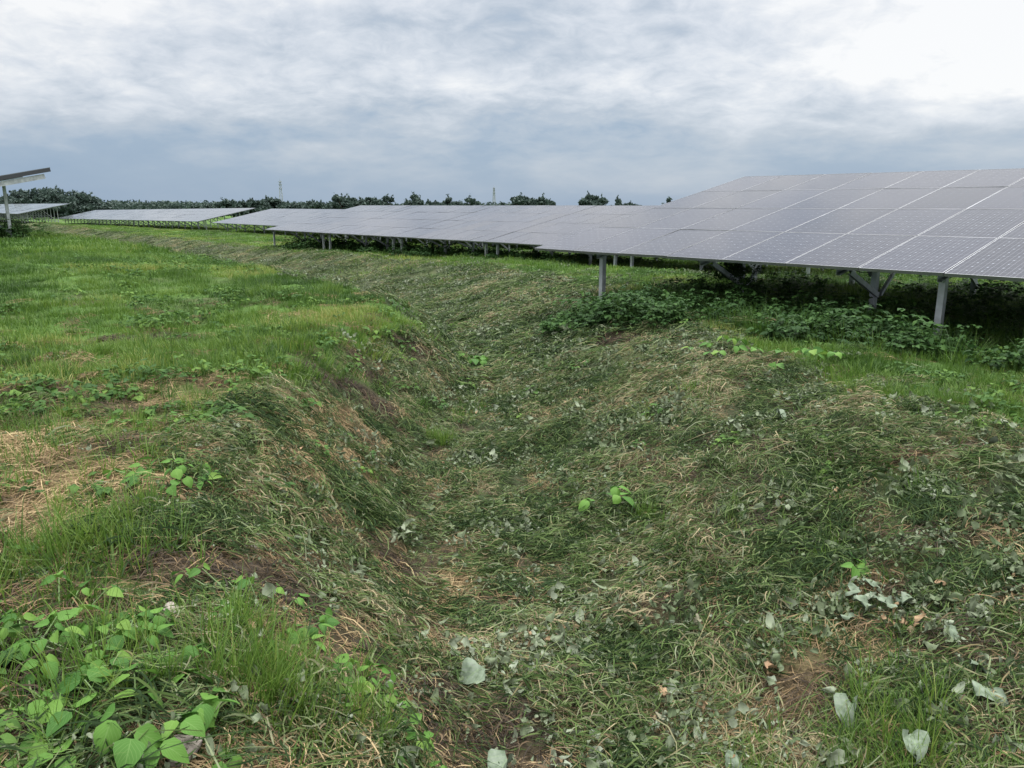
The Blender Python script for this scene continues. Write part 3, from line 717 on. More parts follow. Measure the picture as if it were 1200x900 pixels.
# ------------------------------------------------------------ living grass, cut grass, straw, wilted leaves (stuff)
class Blades:
    def __init__(s): s.v = []; s.f = []; s.r = []; s.uv = []
    def strip(s, pts, wid, side, rnd):
        b = len(s.v)
        for (p, w) in zip(pts, wid):
            s.v.append(p - side * w * .5); s.v.append(p + side * w * .5)
        for i in range(len(pts) - 1):
            s.f.append((b + 2 * i, b + 2 * i + 1, b + 2 * i + 3, b + 2 * i + 2)); s.r.append(rnd); s.uv += [(0, 0)] * 4
    def blade(s, base, yaw, ln, w, lean0, lean1, rnd, seg=3):
        d = np.array([math.cos(yaw), math.sin(yaw), 0]); side = np.array([-d[1], d[0], 0]); p = np.array(base, float); pts = [p.copy()]; wid = [w]
        for i in range(seg):
            a = lean0 + (lean1 - lean0) * (i + .5) / seg
            p = p + (d * math.sin(a) + np.array([0, 0, 1]) * math.cos(a)) * ln / seg; pts.append(p.copy()); wid.append(w * (1 - ((i + 1) / seg) ** 1.6) + .0006)
        s.strip(pts, wid, side, rnd)
    def lying(s, base, yaw, ln, w, bend, arch, rnd, seg=3, roll=0.0):
        p = np.array(base, float); pts = []; wid = []
        for i in range(seg + 1):
            t = i / seg; y = yaw + bend * (t - .5)
            pts.append(p + np.array([0, 0, arch * 4 * t * (1 - t)])); wid.append(w * (.55 + .9 * t * (1 - t) * 2) * (1 if i < seg else .3))
            p = p + np.array([math.cos(y), math.sin(y), 0]) * ln / seg
        side = np.array([-math.sin(yaw) * math.cos(roll), math.cos(yaw) * math.cos(roll), math.sin(roll)])
        s.strip(pts, wid, side, rnd)
    def leaf(s, base, yaw, pitch, roll, ln, wd, rnd, curl=.6, cup=.25, crumple=0.0, nu=2, nv=4, seed=None):
        """ovate leaf with a midrib fold; curl bends it along its length, crumple makes it withered"""
        Rm = np.array(Matrix.Rotation(yaw, 3, 'Z') @ Matrix.Rotation(-pitch, 3, 'Y') @ Matrix.Rotation(roll, 3, 'X'))
        b = len(s.v); cols = 2 * nu + 1; x = 0.0; z = 0.0; ang = 0.0
        for j in range(nv + 1):
            v = j / nv
            half = wd * .53 * abs(math.sin(math.pi * (v * .985 + .015) ** .62)) ** .80 * (1 - .12 * v) if j < nv else 0.0
            for i in range(-nu, nu + 1):
                u = i / nu
                q = np.array([x, u * half, z + abs(u) * half * cup])
                if crumple: q = q + rng.normal(size=3) * crumple * ln * .28 * (.3 + abs(u)) + np.array([crumple * ln * 1.1 * math.sin(2.1 * u + 3 * v + 2 * (seed or 0)), 0, crumple * ln * 2.6 * math.sin(2.6 * u + 4 * v + (seed or 0)) * (.3 + abs(u))])
                s.v.append(np.array(base) + Rm @ q)
            ang -= curl / nv; x += math.cos(ang) * ln / nv; z += math.sin(ang) * ln / nv
        for j in range(nv):
            for i in range(cols - 1):
                s.f.append((b + j * cols + i, b + j * cols + i + 1, b + (j + 1) * cols + i + 1, b + (j + 1) * cols + i)); s.r.append(rnd)
                us = ((i - nu) / nu, (i + 1 - nu) / nu); vs = (j / nv, (j + 1) / nv)
                s.uv += [(us[0], vs[0]), (us[1], vs[0]), (us[1], vs[1]), (us[0], vs[1])]
    def mesh(s, name, mat, smooth=True):
        me = bpy.data.meshes.new(name); me.from_pydata([tuple(p) for p in s.v], [], s.f); me.materials.append(mat)
        u = me.uv_layers.new(name='uv'); u.data.foreach_set('uv', [c for p in s.uv for c in p])
        a = me.attributes.new('rnd', 'FLOAT', 'FACE'); a.data.foreach_set('value', s.r)
        if smooth: me.polygons.foreach_set('use_smooth', [True] * len(me.polygons))
        me.update(); return me
def proto_collection(name, meshes):
    c = bpy.data.collections.new(name)                                     # a palette of blades, not linked into the scene
    for k, me in enumerate(meshes): c.objects.link(bpy.data.objects.new('%s_%02d' % (name, k), me))
    return c
U = random.uniform
def tuft(n, r, h0, h1, w, mat, lean=.5, seg=3):
    b = Blades()
    for k in range(n):
        rr = r * math.sqrt(random.random()); t = U(0, 6.283); l0 = abs(random.gauss(0, .22)) + .05
        b.blade((rr * math.cos(t), rr * math.sin(t), -.01), t + random.gauss(0, .9), U(h0, h1), w * U(.7, 1.25), l0, l0 + U(.15, 1.0) * lean * 2, random.random(), seg)
    return b.mesh('tuft', mat)
def mat_of_cuts(n, r, l0, l1, w, thick, spread, mat, seg=3):
    b = Blades()
    for k in range(n):
        rr = r * math.sqrt(random.random()); t = U(0, 6.283); ln = U(l0, l1); yaw = random.gauss(0, spread) + (math.pi if random.random() < .5 else 0)
        x, y = rr * math.cos(t) - math.cos(yaw) * ln * .5, rr * math.sin(t) - math.sin(yaw) * ln * .5
        b.lying((x, y, U(.004, thick) * (1 - .5 * rr / r)), yaw, ln, w * U(.5, 1.4), random.gauss(0, .7), U(-.1, .18) * ln, random.random(), seg, U(-1.1, 1.1))
    return b.mesh('cut_grass', mat)
def litter(n, r, size, mat, crumple=.09):
    b = Blades()
    for k in range(n):
        rr = r * math.sqrt(random.random()); t = U(0, 6.283); s_ = size * U(.5, 1.25)
        b.leaf((rr * math.cos(t), rr * math.sin(t), U(.012, .05)), U(0, 6.28), U(-.5, .5), U(-1.0, 1.0), s_, s_ * U(.45, .8), random.random(), U(-1.6, 1.9), U(-.5, .6), crumple, 2, 4, U(0, 6))
    return b.mesh('wilted', mat)
def weed(n, r, h, size, mat):
    b = Blades()
    for k in range(n):
        rr = r * math.sqrt(random.random()); t = U(0, 6.283); z = U(.25, 1) * h * (1.15 - .5 * rr / r)
        for q in (-1.0, 0, 1.0):                                           # three leaflets to a stalk
            s_ = size * U(.7, 1.15) * (1.1 if q == 0 else .9)
            b.leaf((rr * math.cos(t), rr * math.sin(t), z), t + q * 1.25 + random.gauss(0, .3), U(-.25, .35), random.gauss(0, .3), s_, s_ * .72, random.random(), U(.2, .9), U(-.1, .3), 0, 1, 3)
        b.blade((rr * .8 * math.cos(t), rr * .8 * math.sin(t), -.02), t, z + .02, .004, .05, .15, .3, 2)
    return b.mesh('weed', mat)

def scatter_group():
    ng = bpy.data.node_groups.new('scatter', 'GeometryNodeTree')
    ng.interface.new_socket('Geometry', in_out='INPUT', socket_type='NodeSocketGeometry')
    ng.interface.new_socket('Palette', in_out='INPUT', socket_type='NodeSocketCollection')
    ng.interface.new_socket('Geometry', in_out='OUTPUT', socket_type='NodeSocketGeometry')
    N, L = ng.nodes, ng.links
    gi, go = N.new('NodeGroupInput'), N.new('NodeGroupOutput')
    ci = N.new('GeometryNodeCollectionInfo'); ci.inputs['Separate Children'].default_value = True; ci.inputs['Reset Children'].default_value = True
    L.new(gi.outputs['Palette'], ci.inputs['Collection'])
    def att(nm, t):
        a = N.new('GeometryNodeInputNamedAttribute'); a.data_type = t; a.inputs['Name'].default_value = nm
        return next(o for o in a.outputs if o.enabled and o.name == 'Attribute')
    ip = N.new('GeometryNodeInstanceOnPoints'); ip.inputs['Pick Instance'].default_value = True
    L.new(gi.outputs['Geometry'], ip.inputs['Points']); L.new(ci.outputs[0], ip.inputs['Instance'])
    L.new(att('pid', 'INT'), ip.inputs['Instance Index'])
    er = N.new('FunctionNodeEulerToRotation'); L.new(att('rot', 'FLOAT_VECTOR'), er.inputs[0]); L.new(er.outputs[0], ip.inputs['Rotation'])
    L.new(att('scl', 'FLOAT_VECTOR'), ip.inputs['Scale']); L.new(ip.outputs[0], go.inputs[0])
    return ng, [s for s in ng.interface.items_tree if s.name == 'Palette'][0].identifier
SCATTER, PALETTE_ID = scatter_group()
def eulers(n, yaw):
    """XYZ eulers that lay local Z along n after a turn by yaw about it"""
    x = np.stack([np.cos(yaw), np.sin(yaw), np.zeros_like(yaw)], -1); x = x - n * (x * n).sum(1, keepdims=True); x /= np.linalg.norm(x, axis=1, keepdims=True)
    y = np.cross(n, x)
    return np.stack([np.arctan2(y[:, 2], n[:, 2]), np.arcsin(np.clip(-x[:, 2], -1, 1)), np.arctan2(x[:, 1], x[:, 0])], -1)
def stuff(name, label, palette, pts, yaw, scl, tint, lift=0.0, follow=1.0):
    x, y = pts; n = len(x); z = height(x, y)
    nrm = normal(x, y); nrm = nrm * follow + np.array([0, 0, 1 - follow]); nrm /= np.linalg.norm(nrm, axis=1, keepdims=True)
    me = bpy.data.meshes.new(name); me.vertices.add(n)
    lift = np.broadcast_to(lift, (n,))
    me.vertices.foreach_set('co', np.stack([x, y, z + lift], -1).ravel().astype(np.float32))
    def A(nm, t, v, k): a = me.attributes.new(nm, t, 'POINT'); a.data.foreach_set(k, np.ascontiguousarray(v).ravel())
    A('rot', 'FLOAT_VECTOR', eulers(nrm, yaw).astype(np.float32), 'vector')
    scl = np.asarray(scl, float)
    if scl.ndim == 1: scl = np.repeat(scl[:, None], 3, 1)
    A('scl', 'FLOAT_VECTOR', scl.astype(np.float32), 'vector')
    A('pid', 'INT', rng.integers(0, len(palette.objects), n).astype(np.int32), 'value')
    A('tint', 'FLOAT', np.clip(tint, 0, 1).astype(np.float32), 'value')
    o = link(name, me); md = o.modifiers.new('scatter', 'NODES'); md.node_group = SCATTER; md[PALETTE_ID] = palette
    tag(o, label, kind='stuff'); return o
AZ = 47.0
def candidates(d0, d1, dens, az0=-AZ, az1=AZ):
    """random places between two distances, dens(d) to the square metre"""
    dd = np.linspace(d0, d1, 200); pdf = dd * dens(dd) * R(az1 - az0); cum = np.concatenate([[0], np.cumsum((pdf[1:] + pdf[:-1]) * .5 * np.diff(dd))])
    n = int(cum[-1]); d = np.interp(rng.uniform(0, cum[-1], n), cum, dd); t = np.radians(rng.uniform(az0, az1, n))
    return d * np.sin(t), d * np.cos(t)
def keep(pts, prob):
    m = rng.uniform(0, 1, len(pts[0])) < prob; return pts[0][m], pts[1][m]
def cat(*ps): return np.concatenate([p[0] for p in ps]), np.concatenate([p[1] for p in ps])

def grow():
    rnd = lambda n, a=0., b=1.: rng.uniform(a, b, n)
    # ---- upright living grass near by
    near = proto_collection('near_tuft', [tuft(U(16, 26).__int__(), .055, .05, U(.12, .17), .0048, M_GRASS) for k in range(9)])
    p = candidates(1.4, 9.5, lambda d: 150 * np.clip(1.25 - d / 14, .3, 1)); g, c, s, so = zones(*p)
    p = keep(p, np.clip(g * 1.05, 0, 1) ** 1.25); n = len(p[0])
    tone = fbm(p[0] * .8, p[1] * .8, 71, 3)
    stuff('grass', 'short living grass standing on both banks close by', near, p, rnd(n, 0, 6.28), rnd(n, .65, 1.3), .30 + 1.0 * (tone - .40) + rnd(n, -.14, .14), follow=.3)
    # taller clump beside the kudzu at the lower left and a few in the ditch
    spots = [(-1.65, 2.35, .5, 26), (-1.2, 2.3, .4, 20), (-.55, 2.45, .3, 18), (-.88, 2.45, .20, 60), (-1.0, 2.75, .15, 22), (-1.75, 3.3, .35, 45), (-2.1, 3.1, .3, 35), (-.75, 7.7, .16, 30), (1.0, 5.3, .12, 12), (1.55, 2.75, .35, 55), (.95, 2.6, .2, 20), (-3.9, 12.2, .4, 40), (-3.0, 12.6, .3, 40)]
    px, py = [], []
    for cx, cy, r, k in spots: px.append(rng.normal(cx, r * .5, k)); py.append(rng.normal(cy, r * .5, k))
    p = (np.concatenate(px), np.concatenate(py)); n = len(p[0])
    tall = proto_collection('tall_tuft', [tuft(16, .04, .12, .28, .0048, M_GRASS, .55, 4) for k in range(6)])
    stuff('tall_grass', 'taller bright green grass clumps beside the leafy plants', tall, p, rnd(n, 0, 6.28), rnd(n, .6, 1.1), .45 + rnd(n, -.15, .3), follow=.2)
    # ---- seed stalks and rank tufts standing out of the left field
    p = candidates(5, 32, lambda d: 7 * np.clip(1.2 - d / 40, .3, 1)); g, c, s, so = zones(*p); cl = fbm(p[0] * .6, p[1] * .6, 77, 4)
    p = keep(p, np.clip(g, 0, 1) * np.clip((cl - .48) * 6, .05, 1)); n = len(p[0])
    stuff('rank_grass', 'taller darker grass tufts and pale stalks in the left field', tall, p, rnd(n, 0, 6.28), rnd(n, .5, 1.15), .22 + rnd(n, -.15, .2) + (rnd(n) > .82) * .6, follow=.2)
    # ---- grass farther off, in patches
    mid = proto_collection('mid_patch', [tuft(90, .24, .05, .14, .008, M_GRASS) for k in range(8)])
    p = candidates(7, 26, lambda d: 20 * np.clip(1.2 - d / 40, .3, 1)); g, c, s, so = zones(*p); p = keep(p, np.clip(g * 1.1, 0, 1) ** 1.4); n = len(p[0])
    tone = fbm(p[0] * .5, p[1] * .5, 71, 4)
    stuff('meadow_grass', 'lush green grass on the left bank and under the tables', mid, p, rnd(n, 0, 6.28), np.stack([rnd(n, .8, 1.2)] * 2 + [rnd(n, .6, 1.3)], -1), .38 + 1.5 * (tone - .45) + rnd(n, -.15, .15), follow=.5)
    far = proto_collection('far_patch', [tuft(130, .75, .06, .17, .022, M_GRASS) for k in range(6)])
    p = candidates(24, 130, lambda d: 2.6 * np.clip(30 / d, .12, 1)); g, c, s, so = zones(*p); p = keep(p, np.clip(g * 1.1, 0, 1) ** 1.3); n = len(p[0])
    tone = fbm(p[0] * .25, p[1] * .25, 71, 4)
    stuff('far_grass', 'green grass in the distance beside the panel rows', far, p, rnd(n, 0, 6.28), np.stack([rnd(n, .8, 1.3)] * 2 + [rnd(n, .7, 1.3)], -1), .42 + 1.3 * (tone - .45) + rnd(n, -.12, .12), follow=.7)
    # ---- cut grass lying combed over the ditch
    cuts = proto_collection('cut_mat', [mat_of_cuts(105, .15, .03, U(.10, .19), .0052, .085, U(.5, 1.2), M_CLIP, 3) for k in range(14)])
    flow = lambda x, y: .9 + 3.4 * (fbm(x * .55, y * .55, 91, 3) - .5)
    p = candidates(1.4, 12, lambda d: 85 * np.clip(1.2 - d / 18, .35, 1)); g, c, s, so = zones(*p); p = keep(p, np.clip(c, 0, 1) ** .8 * .9 * (1 - .6 * np.clip(so, 0, 1)))
    n = len(p[0]); t1 = fbm(p[0] * 1.1, p[1] * 1.1, 95, 4); t2 = fbm(p[0] * 4, p[1] * 4, 97, 2)
    bulk = fbm(p[0] * 1.6, p[1] * 1.6, 99, 3)
    stuff('cut_grass', 'mown grass lying in combed swaths over the ditch banks', cuts, p, flow(*p) + rng.normal(0, .8, n), np.stack([rnd(n, .6, 1.25)] * 2 + [.5 + 2.6 * np.clip(bulk - .35, 0, 1) + rnd(n, 0, .5)], -1), .31 + 1.15 * (t1 - .48) + .9 * (t2 - .5) + rnd(n, -.16, .16))
    stems = proto_collection('stem_mat', [mat_of_cuts(16, .22, .18, .42, .0040, .08, .5, M_CLIP, 4) for k in range(10)])
    p = candidates(1.5, 13, lambda d: 20 * np.clip(1.2 - d / 18, .35, 1)); g, c, s, so = zones(*p); cl = fbm(p[0] * .9, p[1] * .9, 223, 3)
    p = keep(p, np.clip(c, 0, 1) * np.clip((cl - .40) * 5, .08, 1)); n = len(p[0])
    stuff('cut_stem', 'long flattened grass stems lying in swaths on the right bank', stems, p, flow(*p) + rng.normal(0, .35, n), rnd(n, .7, 1.2), .36 + 1.2 * (fbm(p[0] * .9, p[1] * .9, 227, 3) - .5) + rnd(n, -.15, .2), lift=.015)
    bits = proto_collection('leaf_bit', [litter(int(U(10, 16)), .10, .026, M_WILT, .04) for k in range(12)])
    p = candidates(1.4, 13, lambda d: 42 * np.clip(1.2 - d / 18, .35, 1)); g, c, s, so = zones(*p); cl = fbm(p[0] * 2.2, p[1] * 2.2, 211, 3)
    p = keep(p, np.clip(c + .25 * s, 0, 1) * np.clip((cl - .42) * 5, .06, 1)); n = len(p[0])
    stuff('leaf_scrap', 'small chopped leaf scraps among the mown grass', bits, p, rnd(n, 0, 6.28), rnd(n, .6, 1.3), .32 + rnd(n, -.3, .3) + (rnd(n) > .9) * .5, lift=rnd(n, 0, .03))
    fcut = proto_collection('far_cut_mat', [mat_of_cuts(130, .42, .05, .26, .014, .09, U(.5, 1.1), M_CLIP, 2) for k in range(8)])
    p = candidates(10, 125, lambda d: 17 * np.clip(12 / d, .11, 1)); g, c, s, so = zones(*p); p = keep(p, np.clip(c, 0, 1) * .95 * (1 - .6 * so)); n = len(p[0])
    t1 = fbm(p[0] * .7, p[1] * .7, 95, 4)
    stuff('far_cut_grass', 'mown grass lying on the far bank of the ditch', fcut, p, flow(*p) + rng.normal(0, .8, n), rnd(n, .6, 1.3), .36 + 1.6 * (t1 - .48) + rnd(n, -.25, .25))
    # ---- straw
    st = proto_collection('straw_mat', [mat_of_cuts(70, .15, .05, .20, .0036, .035, 1.3, M_STRAW, 3) for k in range(8)])
    p = candidates(1.4, 13, lambda d: 105 * np.clip(1.2 - d / 14, .3, 1)); g, c, s, so = zones(*p); p = keep(p, np.clip(s * .9 + .12, 0, 1) * (1 - .55 * so)); n = len(p[0])
    t1 = fbm(p[0] * 1.3, p[1] * 1.3, 103, 4)
    stuff('dry_straw', 'brown dry straw matted on the ground', st, p, rnd(n, 0, 6.28), rnd(n, .6, 1.2), .45 + 1.6 * (t1 - .5) + rnd(n, -.15, .15))
    # dark roots and crumbs on the bare soil
    rt = proto_collection('root_mat', [mat_of_cuts(60, .13, .04, .16, .005, .06, 1.6, M_STRAW, 3) for k in range(5)])
    p = candidates(1.4, 14, lambda d: 80 + 0 * d); g, c, s, so = zones(*p); p = keep(p, np.clip(so * .8, 0, 1)); n = len(p[0])
    stuff('dead_roots', 'dark dead roots and crumbs on the bare soil patches', rt, p, rnd(n, 0, 6.28), rnd(n, .6, 1.2), rnd(n, -.1, .22))
    # ---- wilted leaves
    wl = proto_collection('wilt', [litter(int(U(3, 8)), .11, .062, M_WILT, .07) for k in range(12)])
    p = candidates(1.6, 15, lambda d: 100 * np.clip(1.2 - d / 16, .35, 1)); g, c, s, so = zones(*p); cl = fbm(p[0] * 1.4, p[1] * 1.4, 111, 3)
    a_, l_ = al(*p)
    p = keep(p, np.clip(c, 0, 1) * np.clip((cl - .35) * 4.5, .06, 1) * np.where(p[0] > -.2, 1.0, .4)); n = len(p[0])
    stuff('leaf_litter', 'pale withered leaves strewn over the mown ditch', wl, p, rnd(n, 0, 6.28), rnd(n, .35, 1.15), .31 + .8 * (fbm(p[0], p[1], 117, 3) - .5) + rnd(n, -.2, .25) + (rnd(n) > .94) * .5, lift=rnd(n, .005, .05))
    fw = proto_collection('far_wilt', [litter(24, .42, .075, M_WILT) for k in range(8)])
    p = candidates(9, 90, lambda d: 15 * np.clip(14 / d, .2, 1)); g, c, s, so = zones(*p); cl = fbm(p[0] * .7, p[1] * .7, 111, 3); p = keep(p, np.clip(c, 0, 1) * np.clip((cl - .3) * 4, .1, 1)); n = len(p[0])
    stuff('far_leaf_litter', 'withered leaves strewn over the far ditch bank', fw, p, rnd(n, 0, 6.28), rnd(n, .6, 1.2), .36 + rnd(n, -.2, .25), lift=.02)
    # ---- small broad-leaved weeds in the grass
    wd = proto_collection('weed', [weed(int(U(7, 12)), .10, U(.06, .13), .045, M_VINE) for k in range(8)])
    p = candidates(2.0, 24, lambda d: 24 * np.clip(1.2 - d / 26, .3, 1)); g, c, s, so = zones(*p); cl = fbm(p[0] * .7, p[1] * .7, 121, 3)
    p = keep(p, np.clip(g, 0, 1) * np.clip((cl - .44) * 5, .04, 1)); n = len(p[0])
    stuff('weed', 'small leafy weeds among the bank grass', wd, p, rnd(n, 0, 6.28), rnd(n, .7, 1.6), .62 + rnd(n, -.2, .35), follow=.4)
    # ---- dark vines under the low edge of the tables
    vn = proto_collection('vine', [weed(int(U(24, 40)), .24, U(.2, .55), U(.055, .085), M_VINE) for k in range(10)])
    dk = proto_collection('shade_tuft', [tuft(34, .16, .15, .5, .007, M_GRASS, .6, 4) for k in range(7)])
    def strip(a0, a1, l0, l1, k):
        a = rnd(k, a0, a1); l = l0 + (l1 - l0) * rnd(k) ; return P(a, l)
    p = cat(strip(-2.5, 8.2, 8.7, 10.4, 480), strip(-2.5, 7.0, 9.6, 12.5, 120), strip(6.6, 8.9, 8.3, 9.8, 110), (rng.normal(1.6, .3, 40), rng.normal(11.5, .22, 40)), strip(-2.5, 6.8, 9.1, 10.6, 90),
            strip(-4, 9.5, 12, 19, 420))  # last strip: dark plants added to tone down the bright gap between rows
    q = cat(strip(-4, 8.4, 8.6, 10.6, 420), strip(-5, 9.8, 10.2, 19, 700)); n = len(q[0])  # low tint puts the shade under the tables into the grass colour
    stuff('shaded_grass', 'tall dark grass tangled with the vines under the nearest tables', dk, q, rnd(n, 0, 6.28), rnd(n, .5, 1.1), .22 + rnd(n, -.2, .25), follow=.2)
    q = cat(strip(18, 42.8, 20.3, 24, 380), strip(18, 42.6, 19.6, 20.5, 90), strip(43, 45, 20.5, 23, 16)); hole = fbm(q[0] * .5, q[1] * .5, 137, 3); q = keep(q, np.clip((hole - .30) * 6, .1, 1)); n = len(q[0])
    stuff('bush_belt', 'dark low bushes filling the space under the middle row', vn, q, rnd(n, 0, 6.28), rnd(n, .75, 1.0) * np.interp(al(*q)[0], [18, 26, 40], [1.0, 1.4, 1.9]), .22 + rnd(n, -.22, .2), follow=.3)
    hole = fbm(p[0] * .8, p[1] * .8, 131, 3); p = keep(p, np.clip((hole - .36) * 7, .05, 1)); n = len(p[0])
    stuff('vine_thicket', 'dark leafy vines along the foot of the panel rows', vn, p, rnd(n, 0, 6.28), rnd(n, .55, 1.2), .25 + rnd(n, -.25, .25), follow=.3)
    # vines climbing one inner post
    x0, y0 = P(7.06, 10.8); k = 110; lift = .8 * rnd(k) ** 1.1; sd = .34 - .24 * lift; p = (x0 + rng.normal(0, 1, k) * sd, y0 + rng.normal(0, 1, k) * sd)
    stuff('climbing_vine', 'vine climbing up a post under the nearest table', vn, p, rnd(k, 0, 6.28), rnd(k, .3, .6), .25 + rnd(k, -.2, .25), lift=lift, follow=.1)
    x0, y0 = P(34.0, 4.7); k = 50; p = (rng.normal(x0, .5, k), rng.normal(y0, .5, k))
    stuff('bush_growth', 'dark bushy weeds round the post at the left edge', vn, p, rnd(k, 0, 6.28), rnd(k, .9, 1.7), .2 + rnd(k, -.2, .25), lift=rnd(k, 0, .25), follow=.2)
grow()
# ------------------------------------------------------------ single leafy plants and single withered leaves
def leaf_mesh(ln, wd, curl, cup, mat, crumple=0.0, nu=2, nv=5, name='leaf', seed=0):
    b = Blades(); b.leaf((0, 0, 0), 0, 0, 0, ln, wd, 0, curl, cup, crumple, nu, nv, seed); return b.mesh(name, mat)
LEAVES = [leaf_mesh(1, .70, .55, .16, M_PLANT), leaf_mesh(1, .74, 1.0, .08, M_PLANT), leaf_mesh(1, .64, .35, .25, M_PLANT), leaf_mesh(1, .78, .8, -.1, M_PLANT, .02), leaf_mesh(1, .68, 1.2, .2, M_PLANT, .03)]
def plant(label, x, y, r, stalks, size, h, elong=0.0, rot=0.0):
    z = H(x, y); root = empty('leafy_plant', (x, y, z)); tag(root, label, 'plant', 'leafy plants on the banks')
    stem = MB(); spots = []
    for k in range(stalks):
        t = 6.283 * (k + U(-.35, .35)) / stalks; rr = r * math.sqrt((k % 5 + U(.2, 1)) / 5)
        dx, dy = rr * math.cos(t) * (1 + elong), rr * math.sin(t); c, s = math.cos(rot), math.sin(rot)
        dx, dy = dx * c - dy * s, dx * s + dy * c
        g = H(x + dx, y + dy) - z; q = (dx, dy, g + h * U(.5, 1.05) * (1.1 - .4 * rr / r))
        st = (dx * .45, dy * .45, H(x + dx * .45, y + dy * .45) - z)
        stem.tube([st, (dx * .75, dy * .75, (st[2] + q[2]) * .5 + .25 * q[2] * .3), q], [.004, .003, .002], 5)
        face = math.atan2(dy, dx) + random.gauss(0, .5)
        tri = ((0, 1.05), (-1.35, .92), (1.35, .92)) if random.random() < .85 else ((0, 1.0), (-1.5, .9))
        for da, f in tri:
            o = link('leaf', random.choice(LEAVES), root); L_ = size * f * U(.85, 1.15)
            ya = face + da + random.gauss(0, .15); off = .012 if da else .03
            o.location = (q[0] + math.cos(ya) * off, q[1] + math.sin(ya) * off, q[2])
            o.rotation_euler = (random.gauss(0, .38), U(-.2, .55), ya); o.scale = (L_, L_, L_)
    stem.build('stem', M_STEM, root)
plant('bright leafy plant filling the lower left corner', -1.66, 2.30, .34, 30, .070, .12, .5, .3)
plant('leafy plant between the corner plant and the large-leaved plant', -1.40, 2.42, .22, 14, .070, .12, .4, .2)
plant('low leafy plant at the left edge above the corner plant', -1.72, 2.62, .24, 10, .070, .12, .6, .2)
plant('large-leaved plant at the bottom edge, lower left', -1.13, 2.02, .22, 20, .092, .12, .3, 0)
plant('leafy plant beside the tall grass clump at lower left', -1.02, 2.92, .25, 17, .062, .12, .5, -.2)
plant('small upright leafy plant between grass clump and brown litter', -.60, 2.80, .13, 13, .068, .15, .2, .3)
plant('small leafy plant at the bottom edge right of the grass clump', -.42, 2.48, .15, 8, .062, .10, .4, 0)
plant('round leafy plant alone on the straw at mid left', -1.88, 3.99, .20, 18, .070, .12, .5, 0)
plant('leafy plant on straw farther up the left bank', -2.32, 5.03, .24, 18, .06, .07, .6, 0)
plant('few-leaved green sprout in the middle of the ditch slope', .74, 5.60, .16, 4, .125, .22, .2, 0)
plant('pale leafy sprout in the distant ditch bottom', -.55, 11.2, .20, 8, .13, .25, 0, 0)
plant('pointed-leaf plant on the right shoulder below the vines', 3.15, 8.0, .25, 8, .12, .20, .5, 0)
plant('leafy plant on right shoulder left of the pointed-leaf plant', 2.45, 8.8, .28, 10, .10, .20, .5, 0)
plant('small green sprig on right bank near the pale leaf cluster', 1.95, 4.05, .07, 3, .09, .08, 0, 0)

def withered(label, x, y, size, yaw, mat, curl=1.3, lift=.03, group=None, tilt=.2, wd=.75):
    lift = max(.075, min(lift, .10)) if lift < .11 else lift + .03; curl = curl * .85; size *= .88; me = leaf_mesh(size, size * wd, curl, random.choice((-.5, -.35, .4)), mat, .055, 3, 7, 'withered_leaf', U(0, 6))
    o = link('withered_leaf', me); o.location = (x, y, H(x, y) + lift); o.rotation_euler = (random.gauss(0, .25), -.1 if lift < .1 else -tilt, yaw)
    tag(o, label, 'leaf', group or 'withered leaves')
withered('large pale leaf draped over dark roots in the lower ditch', -.14, 3.25, .20, 3.6, M_WILT1, 1.9, .12, wd=.8)
withered('pale crumpled leaf at the bottom edge below the large draped leaf', -.02, 2.74, .17, 4.2, M_WILT1, 1.0, .06, wd=.8)
withered('pale leaf at the bottom edge right of centre', .56, 2.72, .13, .3, M_WILT1, 1.3, .04)
withered('hanging pale leaf near the bottom right corner', 1.62, 2.72, .15, 4.6, M_WILT1, 1.1, .10)
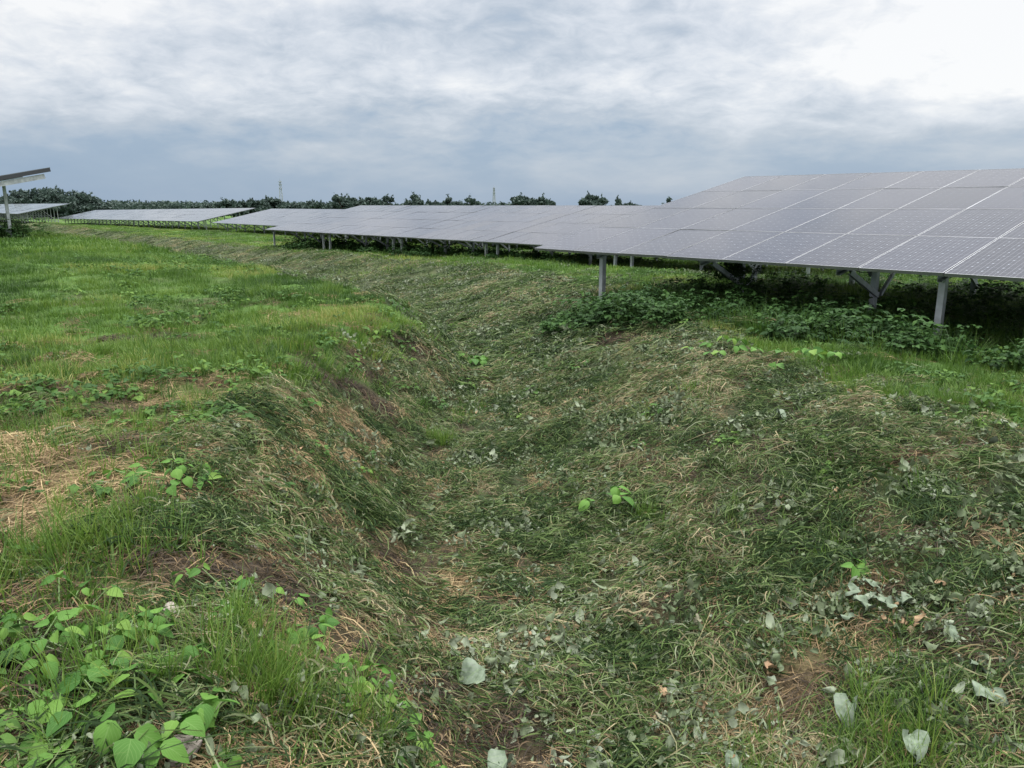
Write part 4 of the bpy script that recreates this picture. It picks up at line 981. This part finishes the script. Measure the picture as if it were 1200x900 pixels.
withered('largest pale leaf in the bottom right corner', 1.98, 2.92, .17, 5.3, M_WILT1, .9, .09)
withered('pale leaf right above the corner leaf', 2.07, 3.10, .12, 5.6, M_WILT1, 1.2, .07)
withered('small pale leaf third up from the corner leaf', 2.08, 3.33, .09, 5.2, M_WILT1, 1.2, .06)
withered('pale leaf with green base left of the corner leaves', 1.50, 3.00, .16, 4.0, M_WILT1, 1.5, .08)
withered('pale folded leaf at lower right beside the straw', .92, 2.85, .12, 5.4, M_WILT1, 1.4, .05)
withered('brown dead leaf lying on clippings at lower right', 1.26, 3.38, .085, .4, M_BROWN1, .7, .05)
withered('orange brown leaf by the right edge', 2.27, 3.72, .085, 1.0, M_BROWN1, .8, .06)
withered('pale leaf curled at right edge of the upper bank', 3.30, 5.10, .16, .9, M_WILT1, 1.8, .08)
withered('pale drooping leaf group on the upper right bank', 2.30, 6.45, .15, 5.4, M_WILT1, 1.3, .07)
for k in range(13):
    t = U(0, 6.28); r_ = .17 * math.sqrt(random.random())
    withered('pale withered leaf in the dense leaf cluster on right bank', 1.88 + 1.25 * r_ * math.cos(t), 3.72 + r_ * math.sin(t), U(.07, .11), U(0, 6.28), M_WILT1, U(.3, 1.2), U(.03, .08), 'leaf cluster on the right bank')
def clod(label, x, y, s_):
    bm = bmesh.new(); bmesh.ops.create_icosphere(bm, subdivisions=3, radius=1)
    for v in bm.verts:
        n = .75 + .5 * vnoise(np.array([v.co.x * 1.7 + x * 9]), np.array([v.co.y * 1.7 + v.co.z * 2.3 + y * 7]), 5)[0]; v.co *= n
        v.co.x *= s_; v.co.y *= s_ * .75; v.co.z *= s_ * .6
    me = bpy.data.meshes.new('clod'); bm.to_mesh(me); bm.free(); me.materials.append(M_STONE)
    o = link('clod', me); o.location = (x, y, H(x, y) + s_ * .3); o.rotation_euler = (0, 0, x * 5); tag(o, label, 'clod', 'earth clods')
clod('grey brown clod in the grass at mid left', -1.30, 3.55, .042)
clod('flat brown clod behind the large-leaved plant', -1.36, 2.78, .05)
clod('brown clod at the bottom edge under the large leaves', -.98, 1.98, .06)
